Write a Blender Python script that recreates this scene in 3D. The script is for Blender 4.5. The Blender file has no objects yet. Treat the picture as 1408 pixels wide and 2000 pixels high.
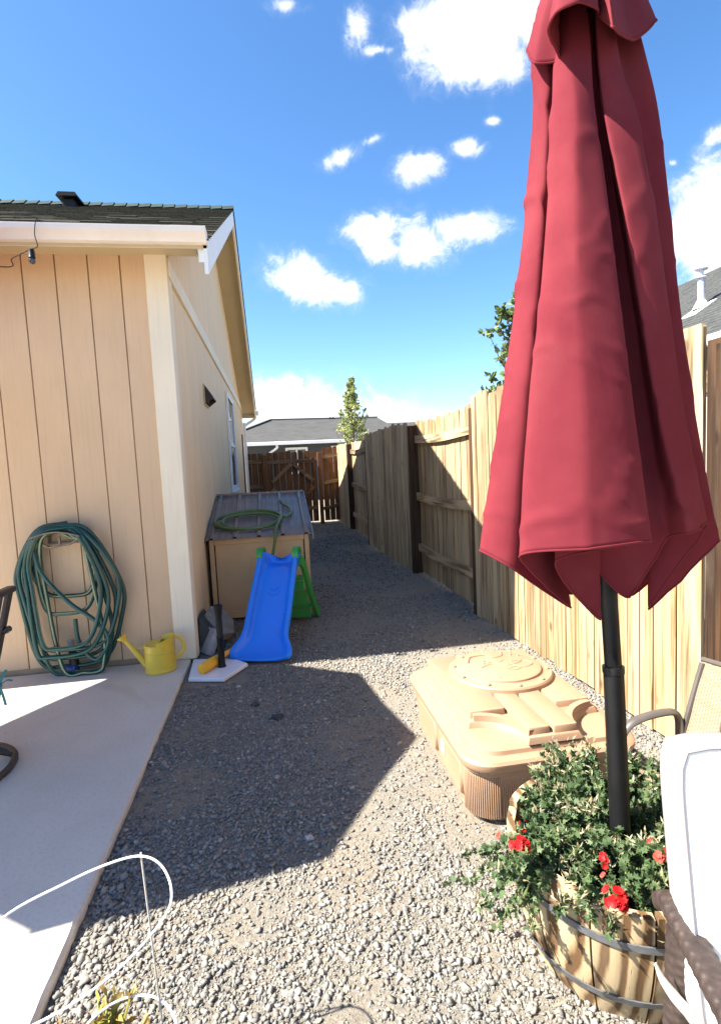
import bpy, bmesh, math, random
import numpy as np
from mathutils import Vector, Matrix, noise
random.seed(7); rng = np.random.default_rng(7)
PI = math.pi; R = math.radians
sc = bpy.context.scene
COL = sc.collection

# ------------------------------------------------------------------ camera
EYE = 1.33
def cam_axes(yaw, pitch, roll):
    F = Vector((math.sin(yaw), math.cos(yaw), 0)); Rt = Vector((math.cos(yaw), -math.sin(yaw), 0)); U = Vector((0, 0, 1))
    F2 = F*math.cos(pitch)+U*math.sin(pitch); U2 = U*math.cos(pitch)-F*math.sin(pitch)
    return Rt*math.cos(roll)+U2*math.sin(roll), U2*math.cos(roll)-Rt*math.sin(roll), F2
cr, cu, cf = cam_axes(.1577, -.0892, -.0478)
cd = bpy.data.cameras.new('camera'); cam = bpy.data.objects.new('camera', cd); COL.objects.link(cam)
cam.matrix_world = Matrix(((cr.x, cu.x, -cf.x, 0), (cr.y, cu.y, -cf.y, 0), (cr.z, cu.z, -cf.z, EYE), (0, 0, 0, 1)))
cd.sensor_fit = 'VERTICAL'; cd.sensor_height = 24.0; cd.lens = 24.0*1042/2000
cd.clip_start = .02; cd.clip_end = 2000
sc.camera = cam

# ------------------------------------------------------------------ light
SUN_EL, SUN_AZ = R(48.3), R(4.5)          # light travels towards +X, a little +Y
sl = bpy.data.lights.new('sun', 'SUN'); so = bpy.data.objects.new('sun', sl); COL.objects.link(so)
sl.energy = 5.0; sl.angle = R(.5); sl.color = (1.0, .95, .86)
sdir = Vector((math.cos(SUN_AZ)*math.cos(SUN_EL), math.sin(SUN_AZ)*math.cos(SUN_EL), -math.sin(SUN_EL)))
so.rotation_euler = sdir.to_track_quat('-Z', 'Y').to_euler()
so.location = (-8, 0, 10)
sc.view_settings.view_transform = 'Standard'; sc.view_settings.look = 'None'
sc.view_settings.exposure = 2.0; sc.view_settings.gamma = 1.0
try: sc.view_settings.use_curve_mapping = False
except Exception: pass
sc.cycles.use_denoising = True
sc.cycles.max_bounces = 8; sc.cycles.diffuse_bounces = 4; sc.cycles.transparent_max_bounces = 8
sc.cycles.sample_clamp_indirect = 6.0

CANOPY=[[(0.832,1.428,2.615),(0.753,1.421,2.402),(0.743,1.41,2.266),(0.714,1.386,2.084),(0.657,1.352,1.759),(0.591,1.323,1.454),(0.513,1.29,1.094)],[(0.814,1.389,2.581),(0.766,1.364,2.362),(0.75,1.342,2.223),(0.724,1.317,2.048),(0.673,1.278,1.736),(0.621,1.247,1.445),(0.56,1.216,1.062)],[(0.883,1.419,2.613),(0.843,1.406,2.397),(0.83,1.383,2.253),(0.802,1.358,2.073),(0.776,1.333,1.753),(0.754,1.302,1.446),(0.74,1.252,0.935)],[(0.813,1.376,2.57),(0.765,1.337,2.343),(0.735,1.297,2.194),(0.707,1.267,2.021),(0.652,1.222,1.718),(0.599,1.187,1.439),(0.546,1.145,1.1)],[(0.821,1.354,2.552),(0.778,1.294,2.313),(0.763,1.245,2.163),(0.742,1.208,1.991),(0.707,1.155,1.697),(0.69,1.108,1.427),(0.67,1.064,1.122)],[(0.854,1.355,2.556),(0.833,1.299,2.32),(0.82,1.263,2.177),(0.818,1.222,2.002),(0.819,1.169,1.702),(0.828,1.13,1.426),(0.842,1.088,1.124)],[(0.853,1.376,2.574),(0.817,1.336,2.345),(0.789,1.302,2.2),(0.761,1.271,2.026),(0.72,1.238,1.723),(0.686,1.204,1.438),(0.649,1.165,1.078)],[(0.875,1.379,2.578),(0.86,1.349,2.358),(0.849,1.326,2.218),(0.836,1.299,2.043),(0.82,1.263,1.731),(0.805,1.231,1.437),(0.775,1.182,0.92)],[(0.876,1.386,2.584),(0.858,1.36,2.365),(0.847,1.342,2.229),(0.833,1.321,2.054),(0.812,1.288,1.739),(0.793,1.256,1.44),(0.769,1.218,1.055)],[(0.887,1.38,2.58),(0.873,1.355,2.363),(0.87,1.336,2.226),(0.871,1.313,2.052),(0.871,1.278,1.736),(0.874,1.248,1.437),(0.866,1.204,0.963)],[(0.895,1.379,2.58),(0.881,1.354,2.362),(0.885,1.333,2.225),(0.9,1.308,2.05),(0.921,1.27,1.734),(0.944,1.237,1.433),(0.974,1.202,1.105)],[(0.889,1.35,2.554),(0.857,1.302,2.324),(0.846,1.265,2.18),(0.855,1.229,2.007),(0.885,1.191,1.709),(0.917,1.16,1.426),(0.978,1.13,1.127)],[(0.919,1.352,2.559),(0.906,1.294,2.321),(0.924,1.259,2.18),(0.946,1.241,2.017),(0.979,1.215,1.717),(1.011,1.196,1.427),(1.066,1.18,1.133)],[(0.95,1.408,2.61),(0.974,1.385,2.391),(0.979,1.358,2.246),(0.995,1.353,2.077),(0.994,1.324,1.751),(0.988,1.296,1.438),(0.959,1.253,0.91)],[(0.997,1.401,2.608),(1.032,1.362,2.378),(1.065,1.358,2.251),(1.087,1.351,2.08),(1.111,1.331,1.754),(1.143,1.31,1.435),(1.197,1.281,1.074)],[(0.989,1.443,2.643),(1.016,1.419,2.418),(1.033,1.417,2.286),(1.049,1.411,2.11),(1.061,1.385,1.77),(1.073,1.359,1.443),(1.078,1.315,0.96)],[(1.028,1.478,2.676),(1.089,1.475,2.464),(1.129,1.496,2.342),(1.157,1.5,2.16),(1.183,1.489,1.804),(1.218,1.477,1.451),(1.249,1.447,1.038)],[(0.963,1.461,2.656),(0.971,1.453,2.44),(0.991,1.451,2.306),(1.01,1.444,2.126),(1.007,1.42,1.781),(1.005,1.396,1.449),(0.977,1.353,0.919)],[(0.966,1.502,2.691),(0.99,1.532,2.498),(1.012,1.555,2.373),(1.024,1.562,2.188),(1.04,1.565,1.827),(1.041,1.544,1.463),(1.038,1.532,1.041)],[(0.921,1.468,2.658),(0.915,1.462,2.443),(0.921,1.462,2.309),(0.924,1.458,2.13),(0.914,1.435,1.786),(0.904,1.413,1.454),(0.879,1.369,0.923)],[(0.887,1.488,2.671),(0.873,1.524,2.484),(0.871,1.538,2.354),(0.865,1.548,2.175),(0.841,1.545,1.82),(0.803,1.532,1.469),(0.752,1.515,1.051)],[(0.885,1.447,2.636),(0.865,1.443,2.426),(0.864,1.444,2.295),(0.86,1.442,2.119),(0.839,1.414,1.779),(0.822,1.388,1.453),(0.799,1.345,0.943)]]
FLAP=[[(0.88,1.426,2.781),(0.811,1.409,2.598),(0.759,1.403,2.497),(0.724,1.396,2.384)],[(0.873,1.41,2.765),(0.797,1.373,2.566),(0.747,1.356,2.443),(0.714,1.342,2.315)],[(0.873,1.403,2.758),(0.798,1.356,2.552),(0.775,1.331,2.431),(0.764,1.313,2.306)],[(0.863,1.38,2.735),(0.777,1.304,2.506),(0.73,1.273,2.412),(0.701,1.254,2.321)],[(0.863,1.366,2.721),(0.777,1.271,2.478),(0.728,1.234,2.401),(0.698,1.213,2.329)],[(0.867,1.36,2.716),(0.789,1.258,2.468),(0.758,1.217,2.401),(0.741,1.194,2.341)],[(0.884,1.372,2.73),(0.826,1.285,2.494),(0.814,1.248,2.425),(0.808,1.227,2.359)],[(0.903,1.393,2.752),(0.871,1.333,2.539),(0.861,1.308,2.47),(0.855,1.293,2.399)],[(0.896,1.37,2.729),(0.857,1.28,2.493),(0.847,1.241,2.402),(0.841,1.217,2.315)],[(0.91,1.382,2.742),(0.889,1.308,2.519),(0.888,1.274,2.424),(0.887,1.253,2.33)],[(0.93,1.403,2.764),(0.936,1.356,2.564),(0.954,1.331,2.468),(0.965,1.314,2.366)],[(0.947,1.41,2.773),(0.976,1.371,2.581),(1.006,1.352,2.501),(1.022,1.337,2.412)],[(0.959,1.423,2.786),(1.006,1.399,2.607),(1.05,1.387,2.545),(1.076,1.376,2.47)],[(0.979,1.449,2.813),(1.053,1.458,2.661),(1.094,1.462,2.616),(1.114,1.461,2.549)],[(0.974,1.464,2.827),(1.039,1.493,2.69),(1.077,1.504,2.628),(1.095,1.505,2.541)],[(0.977,1.488,2.85),(1.044,1.547,2.736),(1.082,1.574,2.706),(1.101,1.583,2.643)],[(0.949,1.473,2.833),(0.974,1.515,2.702),(0.985,1.533,2.643),(0.987,1.538,2.557)],[(0.943,1.489,2.847),(0.956,1.551,2.731),(0.95,1.582,2.701),(0.94,1.594,2.639)],[(0.913,1.46,2.816),(0.885,1.485,2.669),(0.866,1.497,2.598),(0.852,1.498,2.504)],[(0.903,1.456,2.812),(0.861,1.478,2.661),(0.826,1.492,2.61),(0.801,1.496,2.539)]]
POLE=[(0.85,1.212,0.269),(0.859,1.255,0.758),(0.859,1.271,0.928),(0.92,1.429,2.788)]
CLOUDS=[((0.311,0.755,0.577),(10.983,-3.313,-1.645),(1.292,13.233,-18.025),1.1),((0.339,0.763,0.551),(13.384,-4.43,-2.201),(2.064,22.02,-31.779),1.0),((0.359,0.721,0.593),(11.819,-4.083,-2.256),(1.486,14.609,-18.654),1.1),((0.148,0.782,0.605),(38.645,-6.157,-1.747),(1.926,19.305,-25.445),0.7),((0.18,0.793,0.583),(24.637,-4.565,-1.577),(5.636,58.543,-81.384),0.62),((0.048,0.781,0.622),(30.098,-2.413,0.529),(4.778,46.672,-58.983),0.72),((0.129,0.869,0.478),(21.306,-7.085,6.928),(26.29,25.94,-54.325),0.74),((0.177,0.851,0.494),(30.115,-10.855,7.631),(35.503,40.517,-82.477),0.6),((0.247,0.854,0.458),(24.236,-5.931,-2.204),(1.418,19.865,-37.856),0.84),((0.32,0.82,0.474),(29.326,-9.315,-3.951),(2.616,33.864,-60.416),0.7),((0.348,0.795,0.497),(48.409,-16.675,-7.628),(4.606,55.225,-91.488),0.6),((0.173,0.905,0.389),(18.76,-3.261,-0.989),(0.759,15.197,-35.711),0.95),((0.202,0.911,0.359),(28.512,-5.747,-1.802),(0.715,17.972,-46.012),0.95),((0.26,0.894,0.365),(19.069,-4.952,-1.662),(0.442,10.077,-24.961),1.0),((0.322,0.869,0.374),(14.836,-4.828,-1.733),(0.67,13.606,-32.17),0.98),((0.051,0.946,0.32),(18.465,-1.013,-0.215),(0.212,10.37,-30.705),1.05),((0.103,0.948,0.302),(18.125,-1.886,-0.533),(0.134,11.477,-36.065),1.0),((0.004,0.993,0.115),(5.637,-0.029,-0.168),(-0.688,2.737,-23.52),1.0),((0.226,0.971,0.078),(8.7,-2.027,-0.474),(-1.803,4.729,-53.35),0.9),((0.104,0.991,0.08),(3.545,-0.378,-0.154),(-1.673,4.068,-48.426),0.8),((0.641,0.695,0.327),(13.344,-10.358,-4.302),(0.353,6.357,-14.214),1.15),((0.673,0.684,0.281),(8.572,-7.341,-2.76),(0.276,6.71,-16.99),1.1),((0.613,0.67,0.419),(36.546,-25.422,-13.095),(2.252,27.97,-48.014),0.7),((0.578,0.71,0.402),(62.958,-40.683,-19.301),(3.899,53.297,-99.622),0.6)]
HANG=[(-1.527,1.01),(-1.361,1.006),(-1.307,0.884),(-1.578,0.91),(-1.527,0.879),(-1.469,0.882),(-1.404,0.884),(-1.341,0.866)]
LOOPS=[((-1.375,1.035),(-1.473,0.051),(-1.736,0.61),(-1.081,0.446)),((-1.392,1.022),(-1.435,0.184),(-1.689,0.641),(-1.088,0.519)),((-1.408,1.016),(-1.48,0.113),(-1.679,0.605),(-1.124,0.414)),((-1.425,1.011),(-1.536,0.148),(-1.66,0.673),(-1.164,0.454)),((-1.399,1.016),(-1.418,0.001),(-1.651,0.568),(-1.156,0.272)),((-1.41,1.003),(-1.498,0.205),(-1.629,0.671),(-1.194,0.492)),((-1.4,1.002),(-1.452,0.423),(-1.603,0.739),(-1.218,0.708)),((-1.42,0.996),(-1.404,0.532),(-1.638,0.776),(-1.232,0.78)),((-1.433,0.99),(-1.336,-0.008),(-1.565,0.701),(-1.194,0.13))]
CAGE=[(-0.618,1.146,0.42),(-0.501,1.186,0.45),(-0.413,1.199,0.47),(-0.345,1.193,0.48),(-0.297,1.167,0.47),(-0.267,1.114,0.45),(-0.275,1.066,0.43),(-0.344,0.986,0.41),(-0.439,0.929,0.4)]
STRAND=[(-1.245,3.49,2.814),(-1.261,3.49,2.731),(-1.252,3.5,2.663),(-1.284,3.55,2.647)]
BULB=[(-1.287,3.55,2.623),(-1.481,3.5,2.571)]

def build_world():
    w = bpy.data.worlds.new('World'); sc.world = w; w.use_nodes = True
    nt = w.node_tree; N = nt.nodes; L = nt.links
    for n in list(N): N.remove(n)
    out = N.new('ShaderNodeOutputWorld')
    sky = N.new('ShaderNodeTexSky'); sky.sky_type = 'NISHITA'; sky.sun_disc = False
    sky.sun_elevation = SUN_EL
    sky.sun_rotation = math.atan2(-sdir.x, -sdir.y)
    sky.altitude = 1200; sky.air_density = 1.0; sky.dust_density = 1.1; sky.ozone_density = 2.6
    bg = N.new('ShaderNodeBackground'); bg.inputs[1].default_value = .08
    hs = N.new('ShaderNodeHueSaturation'); hs.inputs['Saturation'].default_value = 1.2
    L.new(sky.outputs[0], hs.inputs['Color']); L.new(hs.outputs[0], bg.inputs[0])
    tc = N.new('ShaderNodeTexCoord'); D = tc.outputs['Generated']
    def math_(op, a, b=None, c=None, clamp=False):
        n = N.new('ShaderNodeMath'); n.operation = op; n.use_clamp = clamp
        for i, v in enumerate((a, b, c)):
            if v is None: continue
            if isinstance(v, (int, float)): n.inputs[i].default_value = v
            else: L.new(v, n.inputs[i])
        return n.outputs[0]
    def dot(vec):
        n = N.new('ShaderNodeVectorMath'); n.operation = 'DOT_PRODUCT'; L.new(D, n.inputs[0]); n.inputs[1].default_value = vec
        return n.outputs['Value']
    acc = None
    for v, e1, e2, a in CLOUDS:
        x = dot(e1); y = dot(e2)
        q = math_('MULTIPLY_ADD', y, y, math_('MULTIPLY', x, x))
        f = math_('SUBTRACT', a*1.35, math_('SQRT', q))
        f = math_('MULTIPLY', math_('GREATER_THAN', dot(v), .3), math_('ADD', f, 4.0))   # behind: stays at 0
        f = math_('SUBTRACT', f, 4.0)
        acc = f if acc is None else math_('MAXIMUM', acc, f)
    acc = math_('MAXIMUM', acc, -1.2)
    def nz(scale, detail, rough, dist=0.0, off=(0, 0, 0)):
        mp = N.new('ShaderNodeMapping'); mp.inputs['Location'].default_value = off; L.new(D, mp.inputs[0])
        t = N.new('ShaderNodeTexNoise'); t.inputs['Scale'].default_value = scale; t.inputs['Detail'].default_value = detail
        t.inputs['Roughness'].default_value = rough; t.inputs['Distortion'].default_value = dist
        L.new(mp.outputs[0], t.inputs['Vector']); return t.outputs['Fac']
    n1 = nz(7, 10, .62, .3); n2 = nz(24, 8, .68, .6, (3, 1, 2))
    nn = math_('ADD', math_('MULTIPLY', math_('SUBTRACT', n1, .5), 2.3), math_('MULTIPLY', math_('SUBTRACT', n2, .5), 1.9))
    dens = math_('ADD', math_('MULTIPLY', acc, 1.0), nn)
    # the rest of the sky, outside this view, has the same small cumulus scattered thinly
    mr = N.new('ShaderNodeMapRange'); mr.interpolation_type = 'SMOOTHSTEP'
    mr.inputs['From Min'].default_value = .0; mr.inputs['From Max'].default_value = .85
    L.new(dens, mr.inputs['Value'])
    m2 = N.new('ShaderNodeMapRange'); m2.interpolation_type = 'SMOOTHSTEP'      # thin veil round each cloud
    m2.inputs['From Min'].default_value = -.32; m2.inputs['From Max'].default_value = .75; L.new(dens, m2.inputs['Value'])
    alpha = math_('MAXIMUM', mr.outputs[0], math_('MULTIPLY', m2.outputs[0], .17), clamp=True)
    cb = N.new('ShaderNodeBackground'); cb.inputs[0].default_value = (.96, .98, 1.0, 1); cb.inputs[1].default_value = .36
    mx = N.new('ShaderNodeMixShader'); L.new(alpha, mx.inputs[0]); L.new(bg.outputs[0], mx.inputs[1]); L.new(cb.outputs[0], mx.inputs[2])
    L.new(mx.outputs[0], out.inputs['Surface'])
    w.cycles.sampling_method = 'MANUAL'; w.cycles.sample_map_resolution = 512
build_world()

# ------------------------------------------------------------------ material helpers
class NT:
    def __init__(s, name):
        s.m = bpy.data.materials.new(name); s.m.use_nodes = True; s.nt = s.m.node_tree; s.N = s.nt.nodes; s.L = s.nt.links
        s.b = s.N['Principled BSDF']; s._obj = None
    def n(s, t, **kw):
        x = s.N.new(t)
        for k, v in kw.items(): setattr(x, k, v)
        return x
    def set(s, sock, v):
        if hasattr(v, 'is_linked') or isinstance(v, bpy.types.NodeSocket): s.L.new(v, sock)
        else:
            if isinstance(v, (tuple, list)) and len(v) == 3 and sock.type == 'RGBA': v = (*v, 1)
            sock.default_value = v
    def coords(s, scale=(1, 1, 1), shift=True, kind='Object'):
        tc = s.n('ShaderNodeTexCoord'); v = tc.outputs[kind]
        if shift:
            oi = s.n('ShaderNodeObjectInfo'); mu = s.n('ShaderNodeMath', operation='MULTIPLY'); s.L.new(oi.outputs['Random'], mu.inputs[0]); mu.inputs[1].default_value = 37.0
            va = s.n('ShaderNodeVectorMath', operation='ADD'); s.L.new(v, va.inputs[0]); s.L.new(mu.outputs[0], va.inputs[1]); v = va.outputs[0]
        mp = s.n('ShaderNodeMapping'); mp.inputs['Scale'].default_value = scale; s.L.new(v, mp.inputs[0]); return mp.outputs[0]
    def noise(s, vec, scale=5, detail=4, rough=.55, dist=0):
        t = s.n('ShaderNodeTexNoise'); s.L.new(vec, t.inputs['Vector']); t.inputs['Scale'].default_value = scale; t.inputs['Detail'].default_value = detail
        t.inputs['Roughness'].default_value = rough; t.inputs['Distortion'].default_value = dist; return t.outputs['Fac']
    def ramp(s, fac, stops):
        r = s.n('ShaderNodeValToRGB'); e = r.color_ramp.elements
        while len(e) > len(stops): e.remove(e[-1])
        while len(e) < len(stops): e.new(.5)
        for el, (p, c) in zip(e, stops):
            el.position = p; el.color = (*c, 1) if len(c) == 3 else c
        s.L.new(fac, r.inputs[0]); return r.outputs[0]
    def mix(s, fac, a, b, mode='MIX'):
        x = s.n('ShaderNodeMix', data_type='RGBA', blend_type=mode)
        s.set(x.inputs[0], fac); s.set(x.inputs[6], a); s.set(x.inputs[7], b); return x.outputs[2]
    def math(s, op, a, b=0.0, clamp=False):
        x = s.n('ShaderNodeMath', operation=op, use_clamp=clamp); s.set(x.inputs[0], a); s.set(x.inputs[1], b); return x.outputs[0]
    def bump(s, h, strength=.3, dist=.01):
        b = s.n('ShaderNodeBump'); b.inputs['Strength'].default_value = strength; b.inputs['Distance'].default_value = dist
        s.L.new(h, b.inputs['Height']); s.L.new(b.outputs[0], s.b.inputs['Normal'])
    def fin(s, col=None, rough=None, metal=None, spec=None):
        if col is not None: s.set(s.b.inputs['Base Color'], col)
        if rough is not None: s.set(s.b.inputs['Roughness'], rough)
        if metal is not None: s.set(s.b.inputs['Metallic'], metal)
        if spec is not None: s.set(s.b.inputs['Specular IOR Level'], spec)
        return s.m
def sc3(c, k): return tuple(min(1, x*k) for x in c)

def plain(name, c, rough=.5, var=.12, scale=8, metal=0, bump=0, bscale=60, spec=None, stretch=(1, 1, 1), dirt=None):
    t = NT(name); v = t.coords(stretch)
    n = t.noise(v, scale, 5, .6)
    col = t.ramp(n, [(.3, sc3(c, 1-var)), (.7, sc3(c, 1+var))])
    if dirt:
        dn = t.noise(v, scale*.45, 7, .65, .3)
        fac = t.ramp(dn, [(.52, (0, 0, 0)), (.72, (dirt[1],)*3)])
        col = t.mix(fac, col, dirt[0])
    if bump:
        t.bump(t.noise(v, bscale, 4, .6), bump, .004)
    rv = t.ramp(t.noise(v, scale*1.7, 3), [(.3, (max(.03, rough-.08),)*3), (.7, (min(1, rough+.08),)*3)])
    return t.fin(col, rv, metal, spec)

def wood(name, pale, mid, dark, axis=2, weather=(.30, .27, .23), wamt=.35, rough=.8, wave=14, wst=.10, wmix=.2):
    """grain runs along the given local axis; per-piece shift and tint; knots and grey weathering"""
    t = NT(name); st = [1, 1, 1]; st[axis] = .035
    v = t.coords(tuple(st))
    g = t.noise(v, 42, 8, .6, .5)
    st2 = [1, 1, 1]; st2[axis] = wst
    v2 = t.coords(tuple(st2))
    wv = t.n('ShaderNodeTexWave', wave_type='BANDS', bands_direction='X' if axis != 0 else 'Y'); t.L.new(v2, wv.inputs[0])
    wv.inputs['Scale'].default_value = wave; wv.inputs['Distortion'].default_value = 6; wv.inputs['Detail'].default_value = 3; wv.inputs['Detail Scale'].default_value = .7
    f = t.math('ADD', t.math('MULTIPLY', g, 1-wmix), t.math('MULTIPLY', wv.outputs['Fac'], wmix))
    col = t.ramp(f, [(.34, dark), (.45, mid), (.55, pale), (.72, sc3(pale, 1.12))])
    oi = t.n('ShaderNodeObjectInfo')
    tint = t.ramp(oi.outputs['Random'], [(0, (.74, .70, .66)), (.5, (1, .98, .94)), (1, (1.0, .88, .74))])
    col = t.mix(1.0, col, tint, 'MULTIPLY')
    # weathering in streaks
    st3 = [1, 1, 1]; st3[axis] = .22
    v3 = t.coords(tuple(st3)); wn = t.noise(v3, 7, 8, .7, .5)
    col = t.mix(t.ramp(wn, [(.5, (0, 0, 0)), (.74, (wamt,)*3)]), col, weather)
    # dark cracks
    st4 = [1, 1, 1]; st4[axis] = .035
    v4 = t.coords(tuple(st4)); cn = t.noise(v4, 26, 3, .5, .3)
    cr_ = t.ramp(cn, [(.33, (1, 1, 1)), (.37, (0, 0, 0))])
    col = t.mix(t.math('MULTIPLY', cr_, .7), col, sc3(dark, .35))
    # knots
    vo = t.n('ShaderNodeTexVoronoi', feature='F1'); st5 = [1, 1, 1]; st5[axis] = .55
    t.L.new(t.coords(tuple(st5)), vo.inputs['Vector']); vo.inputs['Scale'].default_value = 5.5
    kn = t.ramp(vo.outputs['Distance'], [(.06, (1, 1, 1)), (.13, (0, 0, 0))])
    col = t.mix(t.math('MULTIPLY', kn, .75), col, sc3(dark, .5))
    t.bump(t.math('SUBTRACT', f, t.math('MULTIPLY', cr_, .8)), .55, .004)
    return t.fin(col, rough, 0, .25)

MAT = {}
def build_mats():
    M = MAT
    # painted wood-grain siding
    def paint(name, c, grain=.25):
        t = NT(name); v = t.coords((1, 1, .05)); g = t.noise(v, 46, 6, .6, 1.1)
        v2 = t.coords((1, 1, 1)); big = t.noise(v2, 1.4, 6, .6)
        col = t.ramp(big, [(.3, sc3(c, .93)), (.7, sc3(c, 1.05))])
        col = t.mix(t.math('MULTIPLY', t.ramp(g, [(.35, (1, 1, 1)), (.5, (0, 0, 0))]), .18), col, sc3(c, .7))
        dn = t.noise(t.coords((1, 1, .25)), 9, 6, .7); col = t.mix(t.ramp(dn, [(.6, (0, 0, 0)), (.8, (.22,)*3)]), col, sc3(c, .72))
        t.bump(g, grain, .004); return t.fin(col, .62, 0, .3)
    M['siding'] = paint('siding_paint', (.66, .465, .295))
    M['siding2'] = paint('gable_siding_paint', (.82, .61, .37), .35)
    M['trim'] = paint('trim_paint', (.84, .74, .57), .1)
    M['gutter'] = plain('gutter_white', (.80, .73, .66), .4, .05, 3, dirt=((.5, .42, .34), .35))
    M['white'] = plain('white_paint', (.82, .82, .80), .45, .04, 4)
    M['groove'] = plain('siding_groove', (.44, .30, .185), .8)
    M['gap_shade'] = plain('gap_shade', (.05, .035, .025), .9)  # near-black colour painted in for the shade of recesses
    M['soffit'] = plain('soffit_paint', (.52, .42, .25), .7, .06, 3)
    def shingle(name, c1, c2, c3, sc_=60):
        t = NT(name); v = t.coords((1, 1, 1)); n = t.noise(v, sc_, 6, .75); b = t.noise(t.coords((.4, 1, 1)), 5, 6, .7)
        col = t.ramp(n, [(.3, c1), (.5, c2), (.7, c3)])
        col = t.mix(t.ramp(b, [(.45, (0, 0, 0)), (.7, (.6,)*3)]), col, sc3(c1, .6))
        t.bump(n, .6, .006); return t.fin(col, .9, 0, .2)
    M['shingle'] = shingle('roof_shingle', (.045, .04, .03), (.085, .078, .058), (.15, .135, .10))
    M['ridge'] = shingle('ridge_shingle', (.018, .03, .028), (.03, .052, .047), (.05, .085, .075))
    M['shingle_far'] = shingle('grey_roof_shingle', (.05, .049, .046), (.072, .07, .066), (.10, .098, .092), 30)
    M['shingle_side'] = shingle('dark_roof_shingle', (.035, .036, .034), (.06, .062, .058), (.10, .10, .095), 22)
    # concrete
    t = NT('concrete'); v = t.coords((1, 1, 1), False); n = t.noise(v, 2.2, 7, .6); n2 = t.noise(v, 70, 4, .7)
    col = t.ramp(n, [(.3, (.55, .495, .41)), (.7, (.64, .58, .49))])
    col = t.mix(t.ramp(n2, [(.35, (.35,)*3), (.5, (0, 0, 0))]), col, (.40, .36, .31))
    st = t.noise(t.coords((1, .6, 1), False), 1.3, 3, .5, .6); col = t.mix(t.ramp(st, [(.60, (0, 0, 0)), (.63, (.35,)*3)]), col, (.43, .33, .20))
    vo = t.n('ShaderNodeTexVoronoi'); t.L.new(v, vo.inputs['Vector']); vo.inputs['Scale'].default_value = 9
    col = t.mix(t.ramp(vo.outputs['Distance'], [(.03, (.6,)*3), (.07, (0, 0, 0))]), col, (.2, .18, .15))
    t.bump(n2, .25, .003); M['concrete'] = t.fin(col, .85, 0, .25)
    M['slab_edge'] = plain('rough_concrete', (.33, .31, .28), .9, .25, 20, bump=.7, bscale=70)
    # dirt between the stones
    t = NT('dirt'); v = t.coords((1, 1, 1), False); n = t.noise(v, 1.7, 8, .65); n2 = t.noise(v, 95, 6, .75); n3 = t.noise(v, 7, 6, .7)
    a = t.ramp(n2, [(.30, (.13, .118, .10)), (.48, (.215, .195, .16)), (.66, (.32, .29, .24))])
    b = t.ramp(n2, [(.3, (.17, .14, .105)), (.7, (.34, .29, .225))])
    col = t.mix(t.ramp(n, [(.42, (0, 0, 0)), (.58, (1, 1, 1))]), a, b)
    col = t.mix(t.ramp(n3, [(.58, (0, 0, 0)), (.75, (.6,)*3)]), col, (.10, .075, .05))
    t.bump(n2, .9, .012); M['dirt'] = t.fin(col, .95, 0, .1)
    # crushed stones
    t = NT('gravel_stone'); ge = t.n('ShaderNodeNewGeometry'); rnd = ge.outputs['Random Per Island']
    col = t.ramp(rnd, [(0, (.088, .083, .075)), (.25, (.14, .133, .12)), (.55, (.20, .19, .168)), (.75, (.26, .246, .215)), (.88, (.32, .29, .235)), (.95, (.28, .225, .165)), (1, (.52, .49, .44))])
    v = t.coords((1, 1, 1), False); n2 = t.noise(v, 160, 4, .7); col = t.mix(.35, col, t.ramp(n2, [(.3, (.10, .10, .10)), (.7, (.40, .38, .34))]))
    dn = t.noise(v, 2.3, 6, .6); col = t.mix(t.ramp(dn, [(.45, (0, 0, 0)), (.75, (.35,)*3)]), col, (.30, .25, .18))
    t.bump(n2, .4, .003); M['stone'] = t.fin(col, .9, 0, .2)
    M['fence'] = wood('fence_wood', (.40, .315, .20), (.32, .235, .135), (.17, .11, .055), 2, (.30, .25, .18), .45)
    M['fence_weathered_lifted'] = wood('weathered_wood_shade_lift', (.52, .43, .29), (.43, .34, .215), (.23, .165, .10), 2, (.15, .13, .11), .6)  # weathered boards, tones also lightened to lift the shade they stand in
    M['rail'] = wood('rail_wood', (.42, .335, .225), (.32, .24, .15), (.16, .11, .06), 1, (.19, .17, .15), .6)
    M['post'] = wood('shaded_post_wood', (.075, .04, .02), (.05, .027, .014), (.03, .016, .009), 2, (.10, .08, .06), .5)  # wood darkened to near black for the shade on recessed posts
    M['gate'] = wood('gate_wood', (.19, .09, .036), (.13, .057, .022), (.06, .026, .011), 2, (.16, .13, .10), .5)
    M['gate_rail'] = wood('gate_rail_wood', (.25, .16, .09), (.18, .11, .06), (.09, .05, .028), 0, (.14, .11, .08), .5)
    M['stave'] = wood('stave_wood', (.41, .315, .19), (.30, .205, .11), (.13, .075, .036), 2, (.33, .27, .19), .3, .8, 8, .22, .5)
    M['tan_plastic'] = plain('tan_plastic', (.335, .205, .125), .5, .06, 5, bump=.15, bscale=190, dirt=((.25, .185, .135), .5))
    M['blue_plastic'] = plain('blue_plastic', (.012, .205, .82), .38, .06, 4, bump=.05, bscale=160, dirt=((.05, .14, .45), .3))
    M['green_plastic'] = plain('green_plastic', (.045, .30, .055), .4, .08, 4)
    M['white_plastic'] = plain('white_plastic', (.74, .73, .76), .5, .04, 5, dirt=((.45, .42, .4), .35))
    M['black_plastic'] = plain('black_plastic', (.009, .0085, .009), .5, .2, 9, spec=.3)
    M['black_metal'] = plain('black_pole_paint', (.006, .006, .0065), .45, .2, 12, spec=.25)
    M['dark_metal'] = plain('dark_chair_metal', (.035, .025, .022), .5, .2, 9)
    M['grey_metal'] = plain('galvanised_hoop', (.16, .165, .175), .5, .25, 18, .5, bump=.2, bscale=70)
    M['brown_tube'] = plain('brown_tube_metal', (.10, .085, .075), .4, .15, 9, .2)
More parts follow.
